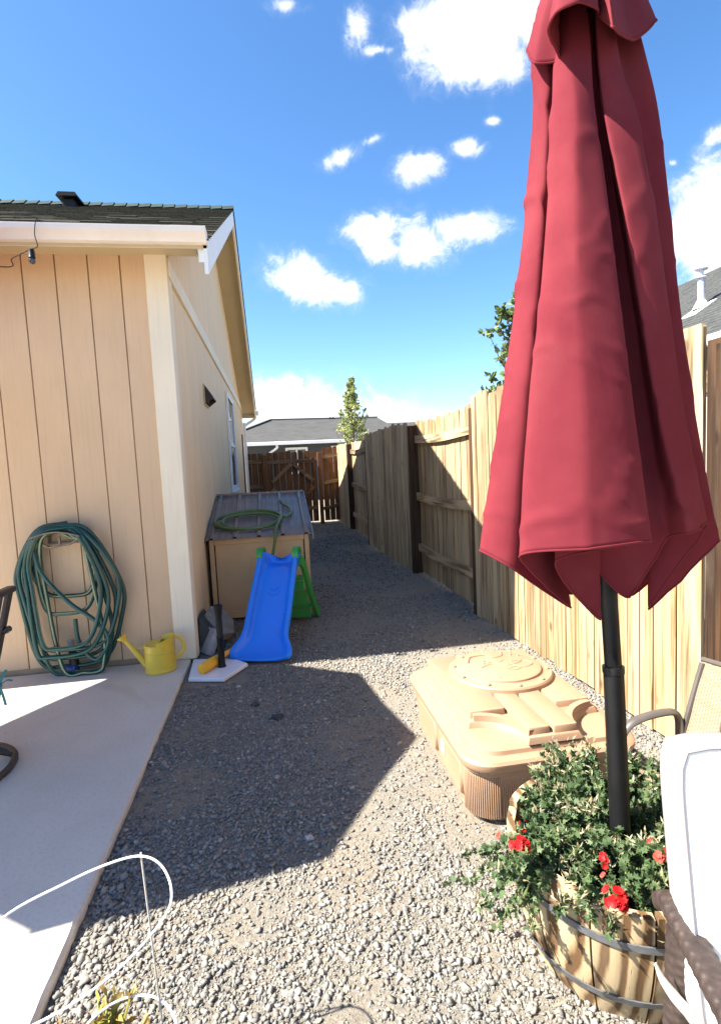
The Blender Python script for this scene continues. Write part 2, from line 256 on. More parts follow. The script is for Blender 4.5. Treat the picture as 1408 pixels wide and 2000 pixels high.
    M['bracket'] = plain('hose_bracket_metal', (.19, .15, .12), .5, .2, 15, .4)
    M['yellow'] = plain('yellow_can_paint', (.70, .50, .055), .42, .08, 7, dirt=((.45, .33, .07), .4))
    M['bat'] = plain('yellow_bat_plastic', (.80, .40, .015), .5, .06, 7)
    M['hose'] = plain('dark_green_hose', (.005, .06, .055), .33, .15, 20)
    M['hose_stripe'] = plain('hose_stripe', (.24, .27, .15), .45, .1, 20)
    M['hose2'] = plain('green_hose', (.085, .15, .045), .42, .15, 20)
    M['blue_fit'] = plain('blue_fitting', (.02, .05, .25), .4)
    M['metal_roof'] = plain('brown_metal_roof', (.21, .17, .15), .42, .14, 5, .25, dirt=((.26, .22, .19), .5))
    M['box_board'] = plain('box_paint', (.58, .375, .195), .65, .06, 3, bump=.15, bscale=60, dirt=((.36, .25, .16), .4))
    M['stone_dark'] = plain('slab_stone', (.27, .25, .225), .9, .25, 12, bump=.8, bscale=40)
    M['paver'] = plain('paver_stone', (.36, .35, .34), .9, .15, 20, bump=.6, bscale=80)
    M['drain'] = plain('dark_drain_plastic', (.03, .045, .05), .6)
    M['rock_dark'] = plain('dark_rock', (.045, .045, .05), .9, .3, 12, bump=.8, bscale=50)
    M['rock_pale'] = plain('pale_rock', (.42, .40, .36), .9, .2, 12, bump=.8, bscale=50)
    # umbrella cloth: faded maroon canvas
    t = NT('maroon_canvas'); v = t.coords((1, 1, 1), False); n = t.noise(v, 5, 6, .6); n2 = t.noise(v, 700, 2, .5)
    col = t.ramp(n, [(.3, (.125, .0145, .0225)), (.7, (.165, .0245, .0315))])
    dn = t.noise(t.coords((1, 1, .4), False), 3.5, 6, .65); col = t.mix(t.ramp(dn, [(.5, (0, 0, 0)), (.75, (.3,)*3)]), col, (.205, .055, .056))
    w2 = t.noise(t.coords((1, 1, .55), False), 7, 2, .5, .8)
    t.bump(t.math('ADD', t.math('MULTIPLY', n2, .05), t.math('MULTIPLY', w2, .6)), .22, .02)
    M['canvas'] = t.fin(col, .9, 0, .12)
    t.b.inputs['Sheen Weight'].default_value = .0
    # woven wicker
    t = NT('brown_wicker'); v = t.coords((1, 1, 1)); n = t.noise(v, 60, 4, .6)
    M['wicker'] = t.fin(t.ramp(n, [(.3, (.024, .016, .013)), (.6, (.046, .031, .026)), (.8, (.085, .064, .056))]), .55, 0, .4)
    M['cushion'] = plain('white_cushion', (.76, .75, .72), .85, .03, 5, bump=.12, bscale=320)
    M['piping'] = plain('grey_piping', (.17, .15, .15), .8)
    t = NT('tan_sling'); v0 = t.coords((1, 1, 1), False); sp = t.n('ShaderNodeSeparateXYZ'); t.L.new(v0, sp.inputs[0]); cx = t.n('ShaderNodeCombineXYZ'); t.L.new(sp.outputs['Y'], cx.inputs[0]); t.L.new(t.math('ADD', sp.outputs['Z'], sp.outputs['X']), cx.inputs[1]); v = cx.outputs[0]
    wv = t.n('ShaderNodeTexBrick'); t.L.new(v, wv.inputs['Vector']); mpn = wv.inputs
    wv.inputs['Scale'].default_value = 1.0; wv.inputs['Brick Width'].default_value = .022; wv.inputs['Row Height'].default_value = .009; wv.inputs['Mortar Size'].default_value = .0011
    wv.inputs['Color1'].default_value = (.27, .205, .13, 1); wv.inputs['Color2'].default_value = (.33, .265, .175, 1); wv.inputs['Mortar'].default_value = (.10, .07, .04, 1)
    M['sling'] = t.fin(wv.outputs['Color'], .8, 0, .2)
    def leaf(name, a, b, c):
        t = NT(name); ge = t.n('ShaderNodeNewGeometry')
        col = t.ramp(ge.outputs['Random Per Island'], [(0, a), (.6, b), (1, c)])
        t.set(t.b.inputs['Subsurface Weight'], 0.0)
        tr = t.n('ShaderNodeBsdfTranslucent'); t.L.new(col, tr.inputs[0]); ms = t.n('ShaderNodeMixShader'); ms.inputs[0].default_value = .28
        t.L.new(t.b.outputs[0], ms.inputs[1]); t.L.new(tr.outputs[0], ms.inputs[2]); t.L.new(ms.outputs[0], t.N['Material Output'].inputs['Surface'])
        return t.fin(col, .55, 0, .3)
    M['leaf'] = leaf('verbena_leaf', (.045, .08, .03), (.085, .135, .055), (.15, .19, .09))
    M['leaf_tree'] = leaf('aspen_leaf', (.20, .25, .07), (.33, .36, .12), (.50, .50, .24))
    M['leaf_shrub'] = leaf('shrub_leaf', (.07, .12, .035), (.15, .20, .065), (.28, .30, .12))
    M['leaf_dry'] = leaf('dry_leaf', (.20, .11, .04), (.36, .25, .07), (.28, .14, .06))
    M['leaf_yellow'] = leaf('yellow_green_leaf', (.24, .25, .05), (.34, .29, .06), (.30, .33, .10))
    M['seed'] = leaf('cream_seedhead', (.32, .27, .16), (.44, .39, .25), (.28, .20, .11))
    M['petal'] = leaf('red_petal', (.40, .004, .006), (.52, .008, .010), (.46, .02, .018))
    M['petal_dull'] = leaf('faded_red_petal', (.34, .05, .03), (.45, .07, .05), (.30, .10, .05))
    M['bark'] = plain('bark', (.12, .09, .065), .9, .3, 30)
    M['stem'] = plain('green_stem', (.12, .15, .05), .7)
    M['soil'] = plain('potting_soil', (.05, .035, .025), .95, .4, 30, bump=1, bscale=60)
    M['glass'] = plain('window_glass', (.03, .04, .06), .06, .0, 3, spec=.8)
    M['far_wall'] = plain('grey_house_paint', (.05, .056, .066), .7, .06, 2)
    M['far_wall2'] = plain('pale_house_paint', (.45, .42, .38), .7, .06, 2)
    M['wire'] = plain('white_wire', (.80, .80, .84), .4, .04, 9)
    M['wire_grey'] = plain('galvanised_wire', (.42, .41, .38), .5, .1, 9, .3)
    M['teal'] = plain('teal_ribbon', (.02, .20, .24), .6)
    M['vent_pipe'] = plain('vent_pipe_metal', (.55, .55, .62), .45, .06, 6, .3)
    M['cloth_white'] = plain('white_tie_cloth', (.42, .39, .33), .85, .05, 20, bump=.3, bscale=60)
    M['conifer'] = leaf('conifer_needles', (.02, .045, .02), (.035, .07, .03), (.05, .09, .04))
build_mats()

# ------------------------------------------------------------------ mesh helpers
WP = {}                                   # world position of every object made here (translations only)
class MB:
    def __init__(s): s.v = []; s.f = []; s.mi = []
    def add(s, vs, fs, mi=0):
        o = len(s.v); s.v += [tuple(v) for v in vs]; s.f += [tuple(i+o for i in f) for f in fs]; s.mi += [mi]*len(fs); return s
    def obox(s, c, a, b, d, ch=0.0, mi=0):
        """box from centre and three half vectors; ch chamfers every edge (metres)"""
        c, a, b, d = map(Vector, (c, a, b, d))
        if ch <= 0:
            vs = [c+a*i+b*j+d*k for i in (-1, 1) for j in (-1, 1) for k in (-1, 1)]
            return s.add(vs, [(0, 1, 3, 2), (4, 6, 7, 5), (0, 4, 5, 1), (2, 3, 7, 6), (0, 2, 6, 4), (1, 5, 7, 3)], mi)
        la, lb, ld = a.length, b.length, d.length; ch = min(ch, la*.45, lb*.45, ld*.45)
        pts = []; idx = {}
        for i in (-1, 1):
            for j in (-1, 1):
                for k in (-1, 1):
                    for ax in range(3):
                        fa, fb, fd = (1, 1-ch/lb, 1-ch/ld) if ax == 0 else ((1-ch/la, 1, 1-ch/ld) if ax == 1 else (1-ch/la, 1-ch/lb, 1))
                        idx[(i, j, k, ax)] = len(pts); pts.append(c+a*i*fa+b*j*fb+d*k*fd)
        F = []
        for i in (-1, 1): F.append([idx[(i, j, k, 0)] for j, k in ((-1, -1), (1, -1), (1, 1), (-1, 1))][::i])
        for j in (-1, 1): F.append([idx[(i, j, k, 1)] for i, k in ((-1, -1), (-1, 1), (1, 1), (1, -1))][::j])
        for k in (-1, 1): F.append([idx[(i, j, k, 2)] for i, j in ((-1, -1), (1, -1), (1, 1), (-1, 1))][::k])
        for j in (-1, 1):
            for k in (-1, 1): F.append([idx[(-1, j, k, 1)], idx[(1, j, k, 1)], idx[(1, j, k, 2)], idx[(-1, j, k, 2)]][::j*k])
        for i in (-1, 1):
            for k in (-1, 1): F.append([idx[(i, -1, k, 0)], idx[(i, -1, k, 2)], idx[(i, 1, k, 2)], idx[(i, 1, k, 0)]][::-i*k])
        for i in (-1, 1):
            for j in (-1, 1): F.append([idx[(i, j, -1, 0)], idx[(i, j, 1, 0)], idx[(i, j, 1, 1)], idx[(i, j, -1, 1)]][::i*j])
        for i in (-1, 1):
            for j in (-1, 1):
                for k in (-1, 1): F.append([idx[(i, j, k, 0)], idx[(i, j, k, 1)], idx[(i, j, k, 2)]][::i*j*k])
        return s.add(pts, F, mi)
    def box(s, x0, x1, y0, y1, z0, z1, ch=0.0, mi=0):
        return s.obox(((x0+x1)/2, (y0+y1)/2, (z0+z1)/2), ((x1-x0)/2, 0, 0), (0, (y1-y0)/2, 0), (0, 0, (z1-z0)/2), ch, mi)
    def bar(s, p, q, w, h, up=(0, 0, 1), ch=.003, mi=0):
        p, q = Vector(p), Vector(q); d = q-p; u = Vector(up); sd = d.cross(u).normalized(); u2 = sd.cross(d).normalized()
        return s.obox((p+q)/2, sd*w/2, d/2, u2*h/2, ch, mi)
    def rings(s, rr, closed=False, cap0=False, cap1=False, loop=True, mi=0):
        n = len(rr[0]); vs = [p for r in rr for p in r]; F = []; m = len(rr)
        for i in range(m if closed else m-1):
            for j in range(n if loop else n-1):
                a = i*n+j; b = i*n+(j+1) % n; c = ((i+1) % m)*n+(j+1) % n; d = ((i+1) % m)*n+j
                F.append((a, b, c, d))
        if cap0: F.append(tuple(range(n))[::-1])
        if cap1: F.append(tuple((m-1)*n+i for i in range(n)))
        return s.add(vs, F, mi)
    def tube(s, path, r, n=10, closed=False, caps=True, flat=1.0, stripe=None):
        P = [Vector(p) for p in path]; m = len(P); rr = []; prev = None
        for i in range(m):
            if closed: t = P[(i+1) % m]-P[i-1]
            else: t = P[min(i+1, m-1)]-P[max(i-1, 0)]
            t.normalize()
            if prev is None:
                u = Vector((0, 0, 1)) if abs(t.z) < .9 else Vector((0, 1, 0))
                u = (u-t*u.dot(t)).normalized()
            else:
                u = (prev-t*prev.dot(t)); u = u.normalized() if u.length > 1e-6 else prev
            prev = u; w = t.cross(u); ri = r[i] if isinstance(r, (list, tuple)) else r
            rr.append([P[i]+(u*math.cos(k*2*PI/n)*flat+w*math.sin(k*2*PI/n))*ri for k in range(n)])
        o = len(s.f); s.rings(rr, closed, caps and not closed, caps and not closed)
        if stripe is not None:
            cnt = (m if closed else m-1)
            for i in range(cnt): s.mi[o+i*n+stripe] = 1
        return s
    def lathe(s, prof, c, n=32, caps=(True, True), axis=None, mi=0):
        c = Vector(c); rr = []
        for r, z in prof: rr.append([c+Vector((r*math.cos(k*2*PI/n), r*math.sin(k*2*PI/n), z)) for k in range(n)])
        return s.rings(rr, False, caps[0], caps[1], mi=mi)
    def prism(s, poly, o, ex, ey, ez, mi=0):
        """polygon (u,v) in the frame o+u*ex+v*ey, extruded by ez"""
        o, ex, ey, ez = map(Vector, (o, ex, ey, ez)); n = len(poly)
        a = [o+ex*u+ey*v for u, v in poly]; b = [p+ez for p in a]
        return s.add(a+b, [tuple(range(n))[::-1], tuple(range(n, 2*n))]+[(i, (i+1) % n, n+(i+1) % n, n+i) for i in range(n)], mi)
def sharp(me, ang):
    me.polygons.foreach_set('use_smooth', [True]*len(me.polygons)); me.set_sharp_from_angle(angle=R(ang))
def fixn(me):
    bm = bmesh.new(); bm.from_mesh(me); bmesh.ops.recalc_face_normals(bm, faces=bm.faces); bm.to_mesh(me); bm.free()
def attach(o, parent, origin=(0, 0, 0)):
    COL.objects.link(o); o.location = origin; WP[o] = Vector(origin)
    if parent is not None:
        o.parent = parent; o.matrix_parent_inverse = Matrix.Translation(-WP[parent])
    return o
def obj(name, mb, mat, parent=None, origin=None, smooth=40, fix=True, label=None, kind=None, sub=0):
    o_ = Vector(origin) if origin is not None else Vector((0, 0, 0))
    me = bpy.data.meshes.new(name); me.from_pydata([Vector(v)-o_ for v in mb.v], [], mb.f)
    for m in (mat if isinstance(mat, (list, tuple)) else [mat]): me.materials.append(MAT[m] if isinstance(m, str) else m)
    if any(mb.mi): me.polygons.foreach_set('material_index', mb.mi)
    if fix: fixn(me)
    if smooth: sharp(me, smooth)
    o = bpy.data.objects.new(name, me); attach(o, parent, o_)
    if sub:
        md = o.modifiers.new('subsurf', 'SUBSURF'); md.levels = md.render_levels = sub
    if label: o['label'] = label
    if kind: o['kind'] = kind
    return o
def tag(o, label, cat, group=None):
    o['label'] = label; o['category'] = cat
    if group: o['group'] = group
    return o
def thing(name, label, cat, loc=(0, 0, 0), group=None):
    o = bpy.data.objects.new(name, None); o.empty_display_size = .1; attach(o, None, loc); return tag(o, label, cat, group)
def structure(o): o['kind'] = 'structure'; return o
def fast(name, V, F, mat, parent=None, origin=(0, 0, 0), smooth=False, kind=None):
    V = np.asarray(V, np.float32)-np.asarray(origin, np.float32); F = np.asarray(F, np.int32); k = F.shape[1]
    me = bpy.data.meshes.new(name); me.vertices.add(len(V)); me.vertices.foreach_set('co', V.ravel())
    me.loops.add(F.size); me.loops.foreach_set('vertex_index', F.ravel()); me.polygons.add(len(F))
    me.polygons.foreach_set('loop_start', np.arange(0, F.size, k, dtype=np.int32)); me.polygons.foreach_set('loop_total', np.full(len(F), k, np.int32))
    if smooth: me.polygons.foreach_set('use_smooth', np.ones(len(F), bool))
    me.update(calc_edges=True); me.validate(); me.materials.append(MAT[mat])
    o = bpy.data.objects.new(name, me); attach(o, parent, origin)
    if kind: o['kind'] = kind
    return o
def rotmats(n, tilt=None):
    q = rng.normal(size=(n, 4)); q /= np.linalg.norm(q, axis=1)[:, None]; w, x, y, z = q.T
    return np.stack([np.stack([1-2*(y*y+z*z), 2*(x*y-z*w), 2*(x*z+y*w)], -1), np.stack([2*(x*y+z*w), 1-2*(x*x+z*z), 2*(y*z-x*w)], -1), np.stack([2*(x*z-y*w), 2*(y*z+x*w), 1-2*(x*x+y*y)], -1)], 1)
def frames(d, roll=None):
    """rotation matrices whose Y axis is d"""
    d = d/np.linalg.norm(d, axis=1)[:, None]; a = rng.normal(size=d.shape); x = np.cross(d, a); x /= np.linalg.norm(x, axis=1)[:, None]; z = np.cross(x, d)
    return np.stack([x, d, z], -1)
def scatter(tv, tf, pos, rot, scl):
    tv = np.asarray(tv, float); n = len(pos); scl = np.asarray(scl, float)
    s = scl[:, None, None] if scl.ndim == 1 else scl[:, None, :]
    V = np.einsum('nij,nkj->nki', rot, tv[None]*s)+np.asarray(pos)[:, None, :]
    F = np.asarray(tf)[None]+(np.arange(n)*len(tv))[:, None, None]
    return V.reshape(-1, 3), F.reshape(-1, len(tf[0]))
LEAF_V = [(0, 0, 0), (.30, .28, .07), (.34, .58, .05), (0, 1, -.10), (-.34, .58, .05), (-.30, .28, .07), (0, .5, -.02)]
LEAF_F = [(0, 1, 6), (1, 2, 6), (2, 3, 6), (3, 4, 6), (4, 5, 6), (5, 0, 6)]
LOBE_V = [(0, 0, 0), (.16, .22, .03), (.46, .30, .08), (.25, .50, .05), (.40, .72, .06), (.14, .74, .02), (0, 1.05, -.08), (-.14, .74, .02), (-.40, .72, .06), (-.25, .50, .05), (-.46, .30, .08), (-.16, .22, .03), (0, .5, -.04)]
LOBE_F = [(i, (i+1) % 12, 12) for i in range(12)]
def smooth_path(P, n=8, closed=False):
    P = [Vector(p) for p in P]; out = []; m = len(P)
    for i in range(m if closed else m-1):
        p0 = P[i-1] if (closed or i > 0) else P[0]*2-P[1]; p1 = P[i]; p2 = P[(i+1) % m]
        p3 = P[(i+2) % m] if (closed or i+2 < m) else P[-1]*2-P[-2]
        for k in range(n):
            t = k/n; out.append(.5*((2*p1)+(p2-p0)*t+(2*p0-5*p1+4*p2-p3)*t*t+(3*p1-p0-3*p2+p3)*t**3))
    if not closed: out.append(P[-1])
    return out
GZ = -.03
def gh(x, y):
    return GZ+.010*noise.noise(Vector((x*.9, y*.9, 3.1)))+.004*noise.noise(Vector((x*4, y*4, 1.7)))

# ------------------------------------------------------------------ ground, gravel, patio
def build_ground():
    xs = [-250, -80, -25, -8, -3]+list(np.arange(-.8, 2.05, .05))+[3, 8, 25, 80, 250]
    ys = [-60, -20, -6, -2]+list(np.arange(0, 6, .05))+list(np.arange(6, 14, .12))+[16, 20, 30, 60, 150, 400]
    V = [(x, y, gh(x, y) if (-1 < x < 2.1 and -.5 < y < 14) else GZ-.03) for y in ys for x in xs]; nx = len(xs)
    F = [(j*nx+i, j*nx+i+1, (j+1)*nx+i+1, (j+1)*nx+i) for j in range(len(ys)-1) for i in range(nx-1)]
    structure(fast('ground', V, F, 'dirt', smooth=True))
    m = MB(); rr = random.Random(2)
    edge = [(-.665+.002*noise.noise(Vector((0, y*3, 2)))+.0015*noise.noise(Vector((0, y*14, 5)))-(rr.random() < .04)*.003, y) for y in np.arange(-2.5, 3.9, .035)]
    top = [(-7, -2.5)]+[(x, y) for x, y in edge]+[(-7, 3.895)]; ins = [(-7, -2.5)]+[(x-.008-.002*rr.random(), y) for x, y in edge]+[(-7, 3.895)]
    m.rings([[Vector((x, y, z)) for x, y in q] for q, z in ((top, -.16), (top, -.010), (ins, 0))], False, True, True)
    p = structure(obj('patio_slab', m, 'concrete'))
    # crushed stones
    ph = (1+5**.5)/2
    ico = np.array([(-1, ph, 0), (1, ph, 0), (-1, -ph, 0), (1, -ph, 0), (0, -1, ph), (0, 1, ph), (0, -1, -ph), (0, 1, -ph), (ph, 0, -1), (ph, 0, 1), (-ph, 0, -1), (-ph, 0, 1)])/1.9
    icf = np.array([(0, 11, 5), (0, 5, 1), (0, 1, 7), (0, 7, 10), (0, 10, 11), (1, 5, 9), (5, 11, 4), (11, 10, 2), (10, 7, 6), (7, 1, 8), (3, 9, 4), (3, 4, 2), (3, 2, 6), (3, 6, 8), (3, 8, 9), (4, 9, 5), (2, 4, 11), (6, 2, 10), (8, 6, 7), (9, 8, 1)])
    oc = np.array([(1, 0, 0), (-1, 0, 0), (0, 1, 0), (0, -1, 0), (0, 0, 1), (0, 0, -1)]); ocf = np.array([(0, 2, 4), (2, 1, 4), (1, 3, 4), (3, 0, 4), (2, 0, 5), (1, 2, 5), (3, 1, 5), (0, 3, 5)])
    Vs, Fs, off = [], [], 0
    cub = np.array([(i, j, k) for i in (-1, 1) for j in (-1, 1) for k in (-1, 1)])*.78
    cuf = np.array([(0, 1, 3), (0, 3, 2), (4, 6, 7), (4, 7, 5), (0, 4, 5), (0, 5, 1), (2, 3, 7), (2, 7, 6), (0, 2, 6), (0, 6, 4), (1, 5, 7), (1, 7, 3)])
    def zone(x0, x1, y0, y1, n, rmin, rmax, tmpl, tf):
        nonlocal off
        P = np.stack([rng.uniform(x0, x1, n), rng.uniform(y0, y1, n)], -1)
        keep = []
        for x, y in P:
            d = noise.noise(Vector((x*1.1+4, y*1.1, 0)))+.5*noise.noise(Vector((x*3.3, y*3.3, 5)))
            ok = random.random() < (1.0 if d < .02 else max(.16, 1-2.6*(d-.02)))
            if .66 < x < 1.32 and 1.82 < y < 2.64: ok = False
            if -.66 < x < -.25 and 3.40 < y < 3.86: ok = False
            if math.hypot(x-.86, y-1.255) < .21: ok = False
            keep.append(ok)
        P = P[np.array(keep)]; n = len(P)
        s = rmin*(rmax/rmin)**(rng.random(n)**1.9)
        z = np.array([gh(x, y) for x, y in P])+s*rng.uniform(.05, .45, n)
        tv = tmpl[None]*(1+rng.uniform(-.40, .36, (n, len(tmpl), 1)))*np.stack([np.ones(n)*1.1, rng.uniform(.5, 1, n), rng.uniform(.35, .75, n)], -1)[:, None, :]
        Rm = rotmats(n); V = np.einsum('nij,nkj->nki', Rm, tv)*s[:, None, None]
        V[:, :, 2] *= .75
        V += np.concatenate([P, z[:, None]], 1)[:, None, :]
        Vs.append(V.reshape(-1, 3)); Fs.append((tf[None]+(np.arange(n)*len(tmpl))[:, None, None]).reshape(-1, 3)+off); off += n*len(tmpl)
    zone(-.66, 1.5, .75, 1.7, 26000, .0028, .0112, cub, cuf); zone(-.66, 1.5, .75, 1.7, 7000, .0032, .0125, ico, icf)
    zone(-.66, 1.82, 1.7, 3.0, 40000, .0030, .0112, cub, cuf); zone(-.66, 1.82, 1.7, 3.0, 8000, .0036, .0122, ico, icf)
    zone(-.66, 1.78, 3.0, 5.2, 34000, .0042, .013, cub, cuf)
    zone(-.64, 1.74, 5.2, 13.0, 17000, .009, .022, oc, ocf)
    zone(-.66, 1.5, .75, 2.4, 26000, .0020, .0042, oc, ocf); zone(-.66, 1.8, 2.4, 4.2, 20000, .0026, .005, oc, ocf)
    zone(-.655, -.56, .75, 3.4, 700, .009, .019, ico, icf)
    g = fast('gravel', np.concatenate(Vs), np.concatenate(Fs), 'stone', kind='stuff')
    tag(g, 'grey crushed stone gravel covering the side yard', 'gravel')
    # straw and splinters blown over the stones
    n = 420; P = np.stack([rng.uniform(-.6, 1.7, n), .8+5.5*rng.random(n)**1.5, np.zeros(n)], -1); P[:, 2] = [gh(x, y)+.009 for x, y, _ in P]
    D = rng.normal(size=(n, 3)); D[:, 2] *= .18; SV = [(-.025, 0, 0), (.025, 0, 0), (.03, .5, .04), (-.03, .5, .04), (.01, 1, 0), (-.01, 1, 0)]
    V, F = scatter(SV, [(0, 1, 2, 3), (3, 2, 4, 5)], P, frames(D), rng.uniform(.012, .05, n)); st = fast('straw_litter', V, F, 'seed', kind='stuff'); tag(st, 'bits of pale straw and splinters scattered over the gravel', 'litter')
    # a few stones that stand out
    def rock(x, y, s, mat, label, seed, flat=.6):
        rr = random.Random(seed); m = MB(); bm = bmesh.new(); bmesh.ops.create_icosphere(bm, subdivisions=2, radius=1)
        for v in bm.verts:
            d = v.co.normalized(); k = .75+.5*noise.noise(d*1.3+Vector((seed, 0, 0))); v.co = Vector((d.x*k, d.y*k*.8, d.z*k*flat))*s
        V = [v.co+Vector((x, y, GZ+s*flat*.55)) for v in bm.verts]; F = [tuple(v.index for v in f.verts) for f in bm.faces]; bm.free()
        m.add(V, F); tag(obj('rock', m, mat, None, (x, y, GZ), smooth=28), label, 'rock')
    rock(.049, 1.857, .022, 'rock_pale', 'pale rounded stone lying alone in the shaded gravel near the shadow edge', 3)
    rock(-.065, 2.84, .045, 'rock_dark', 'wider dark clod in the shaded gravel, the one nearer the sandbox', 5, .5)
    rock(-.187, 3.045, .03, 'rock_dark', 'small dark clod in the shaded gravel below the blue slide', 8, .5)
build_ground()

# ------------------------------------------------------------------ house on the left
def build_house():
    H = thing('house', 'beige house with vertical board siding, cream trim and shingled gable roof', 'house', (-.645, 3.9, 0))
    YW, XS, YE = 3.915, -.645, 12.45
    x_r, y_e, y_r, z_e, z_r, y_f, z_f = -.315, 3.56, 7.55, 2.765, 4.76, 12.72, 2.70
    def roof_z(y): return z_e+(y-y_e)*(z_r-z_e)/(y_r-y_e) if y < y_r else z_r-(y-y_r)*(z_r-z_f)/(y_f-y_r)
    # body behind the boards
    m = MB()
    poly = [(YW+.002, -.1), (YE-.02, -.1), (YE-.02, roof_z(YE)-.16), (y_r, z_r-.16), (YW+.002, roof_z(YW)-.16)]
    m.prism(poly, (XS-.006, 0, 0), (0, 1, 0), (0, 0, 1), (-6.3, 0, 0)); obj('wall', m, 'groove', H)
    m = MB(); m.box(-7, XS-.005, YW+.004, YW+.03, -.05, .035); obj('foundation', m, 'slab_edge', H)
    m = MB(); m.box(XS-.03, XS-.004, YW+.03, YE, -.1, .02); obj('foundation', m, 'slab_edge', H)
    # front boards, 20 cm apart with recessed grooves
    g0 = XS-.282; edges = [-.766, g0]+[g0-.203*k for k in range(1, 30)]
    for i in range(len(edges)-1):
        a, b = edges[i+1]+.0028, edges[i]-.0028
        if i == 0: b = -.762
        m = MB(); m.box(a, b, YW-.012, YW+.006, .03+random.uniform(-.003, .003), 2.81, .003); obj('siding_board', m, 'siding', H, ((a+b)/2, YW, .03))
    # gable boards below and above the band
    y = YW+.095; k = 0
    while y < YE-.01:
        w = min(.203, YE-y); a, b = y+.003, y+w-.003
        zt = lambda yy: roof_z(yy)-.09
        lo = MB(); lo.box(XS-.006, XS+.010, a, b, .02, 2.66, .0025); obj('siding_board', lo, 'siding2', H, (XS, (a+b)/2, .02))
        pts = [(a, 2.78), (b, 2.78), (b, zt(b))]+([(y_r, zt(y_r))] if a < y_r < b else [])+[(a, zt(a))]
        if zt(a) > 2.80 and zt(b) > 2.80:
            up = MB(); up.prism(pts, (XS+.014, 0, 0), (0, 1, 0), (0, 0, 1), (-.020, 0, 0)); obj('siding_board', up, 'siding2', H, (XS, (a+b)/2, 2.78))
        y += w; k += 1
    # trim
    m = MB(); m.box(XS-.123, XS+.024, YW-.034, YW-.010, -.005, 2.81, .004); obj('corner_trim', m, 'trim', H, (XS-.06, YW-.02, 0))
    m = MB(); m.box(XS-.01, XS+.026, YW-.0085, YW+.092, -.005, 2.655, .004); obj('corner_trim', m, 'trim', H, (XS, YW+.04, 0))
    m = MB(); m.box(XS-.01, XS+.032, YW-.008, YE, 2.66, 2.785, .005); obj('belly_band', m, 'trim', H, (XS, 8, 2.7))
    m = MB(); m.box(XS-.01, XS+.026, YE-.08, YE+.02, -.0, 2.655, .004); obj('corner_trim', m, 'trim', H, (XS, YE, 0))
    m = MB(); m.box(XS-.005, XS+.036, YE-.42, YE-.36, .1, 2.1, .004); obj('door_trim', m, 'gate', H, (XS, YE-.4, 0))
    # front soffit, fascia, gutter
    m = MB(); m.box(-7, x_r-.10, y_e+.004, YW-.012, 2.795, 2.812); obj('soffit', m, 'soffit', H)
    m = MB(); m.box(-7, x_r-.03, y_e, y_e+.022, 2.72, 2.80, .003); obj('fascia', m, 'trim', H)
    # ogee gutter profile, open on top
    prof = [(u, 2.722+(v-2.752)*.62) for u, v in [(0, 2.878), (0, 2.752), (-.055, 2.752), (-.066, 2.760), (-.075, 2.785), (-.096, 2.815), (-.108, 2.832), (-.112, 2.862), (-.112, 2.882), (-.104, 2.882), (-.104, 2.866), (-.100, 2.838), (-.090, 2.822), (-.069, 2.79), (-.06, 2.768), (-.004, 2.760), (-.004, 2.878)]]
    m = MB(); m.prism([(u, v) for u, v in prof], (-7, y_e-.001, 0), (0, 1, 0), (0, 0, 1), (7+x_r-.005, 0, 0)); obj('gutter', m, 'gutter', H, smooth=25)
    m = MB(); m.prism([(u, 2.722+(v-2.752)*.62) for u, v in [(.0, 2.752), (-.06, 2.752), (-.078, 2.79), (-.11, 2.835), (-.113, 2.884), (0, 2.884)]], (x_r-.005, y_e-.001, 0), (0, 1, 0), (0, 0, 1), (.006, 0, 0)); obj('gutter_cap', m, 'gutter', H)
    # boxed end of the eave
    m = MB(); m.prism([(y_e-.005, 2.63), (y_e-.005, 2.75), (YW+.06, 2.86), (YW+.06, 2.79), (y_e+.10, 2.79)], (x_r-.06, 0, 0), (0, 1, 0), (0, 0, 1), (.05, 0, 0)); obj('eave_end', m, 'white', H)
    # roof deck (two slopes), rake soffits, barge boards
    th = .05
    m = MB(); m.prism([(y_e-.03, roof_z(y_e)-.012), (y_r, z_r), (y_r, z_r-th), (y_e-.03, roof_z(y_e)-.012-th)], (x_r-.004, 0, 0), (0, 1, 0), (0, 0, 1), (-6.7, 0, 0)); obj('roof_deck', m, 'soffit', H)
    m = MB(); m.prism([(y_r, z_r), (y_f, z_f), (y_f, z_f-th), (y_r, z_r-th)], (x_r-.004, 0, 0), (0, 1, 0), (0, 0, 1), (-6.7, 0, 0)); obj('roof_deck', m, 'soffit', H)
    hb = .19
    m = MB(); m.prism([(y_e-.03, roof_z(y_e-.03)-.01-hb), (y_r, z_r-.004-hb), (y_r, z_r-.004), (y_e-.03, roof_z(y_e-.03)-.01)], (x_r-.026, 0, 0), (0, 1, 0), (0, 0, 1), (.024, 0, 0)); obj('barge_board', m, 'white', H)
    m = MB(); m.prism([(y_r+.002, z_r-.004-hb), (y_f, z_f-.004-hb), (y_f, z_f-.004), (y_r+.002, z_r-.004)], (x_r-.026, 0, 0), (0, 1, 0), (0, 0, 1), (.024, 0, 0)); obj('barge_board', m, 'trim', H)
    # closed soffit under the far rake and far eave return
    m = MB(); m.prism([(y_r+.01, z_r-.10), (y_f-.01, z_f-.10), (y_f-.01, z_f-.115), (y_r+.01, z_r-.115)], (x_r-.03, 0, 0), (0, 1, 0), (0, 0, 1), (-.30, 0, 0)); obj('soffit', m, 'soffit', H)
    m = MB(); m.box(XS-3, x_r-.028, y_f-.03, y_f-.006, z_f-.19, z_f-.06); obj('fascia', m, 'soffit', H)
    m = MB(); m.box(-4, x_r+.06, y_f, y_f+.11, z_f-.13, z_f-.02, .01); obj('gutter', m, 'white', H)
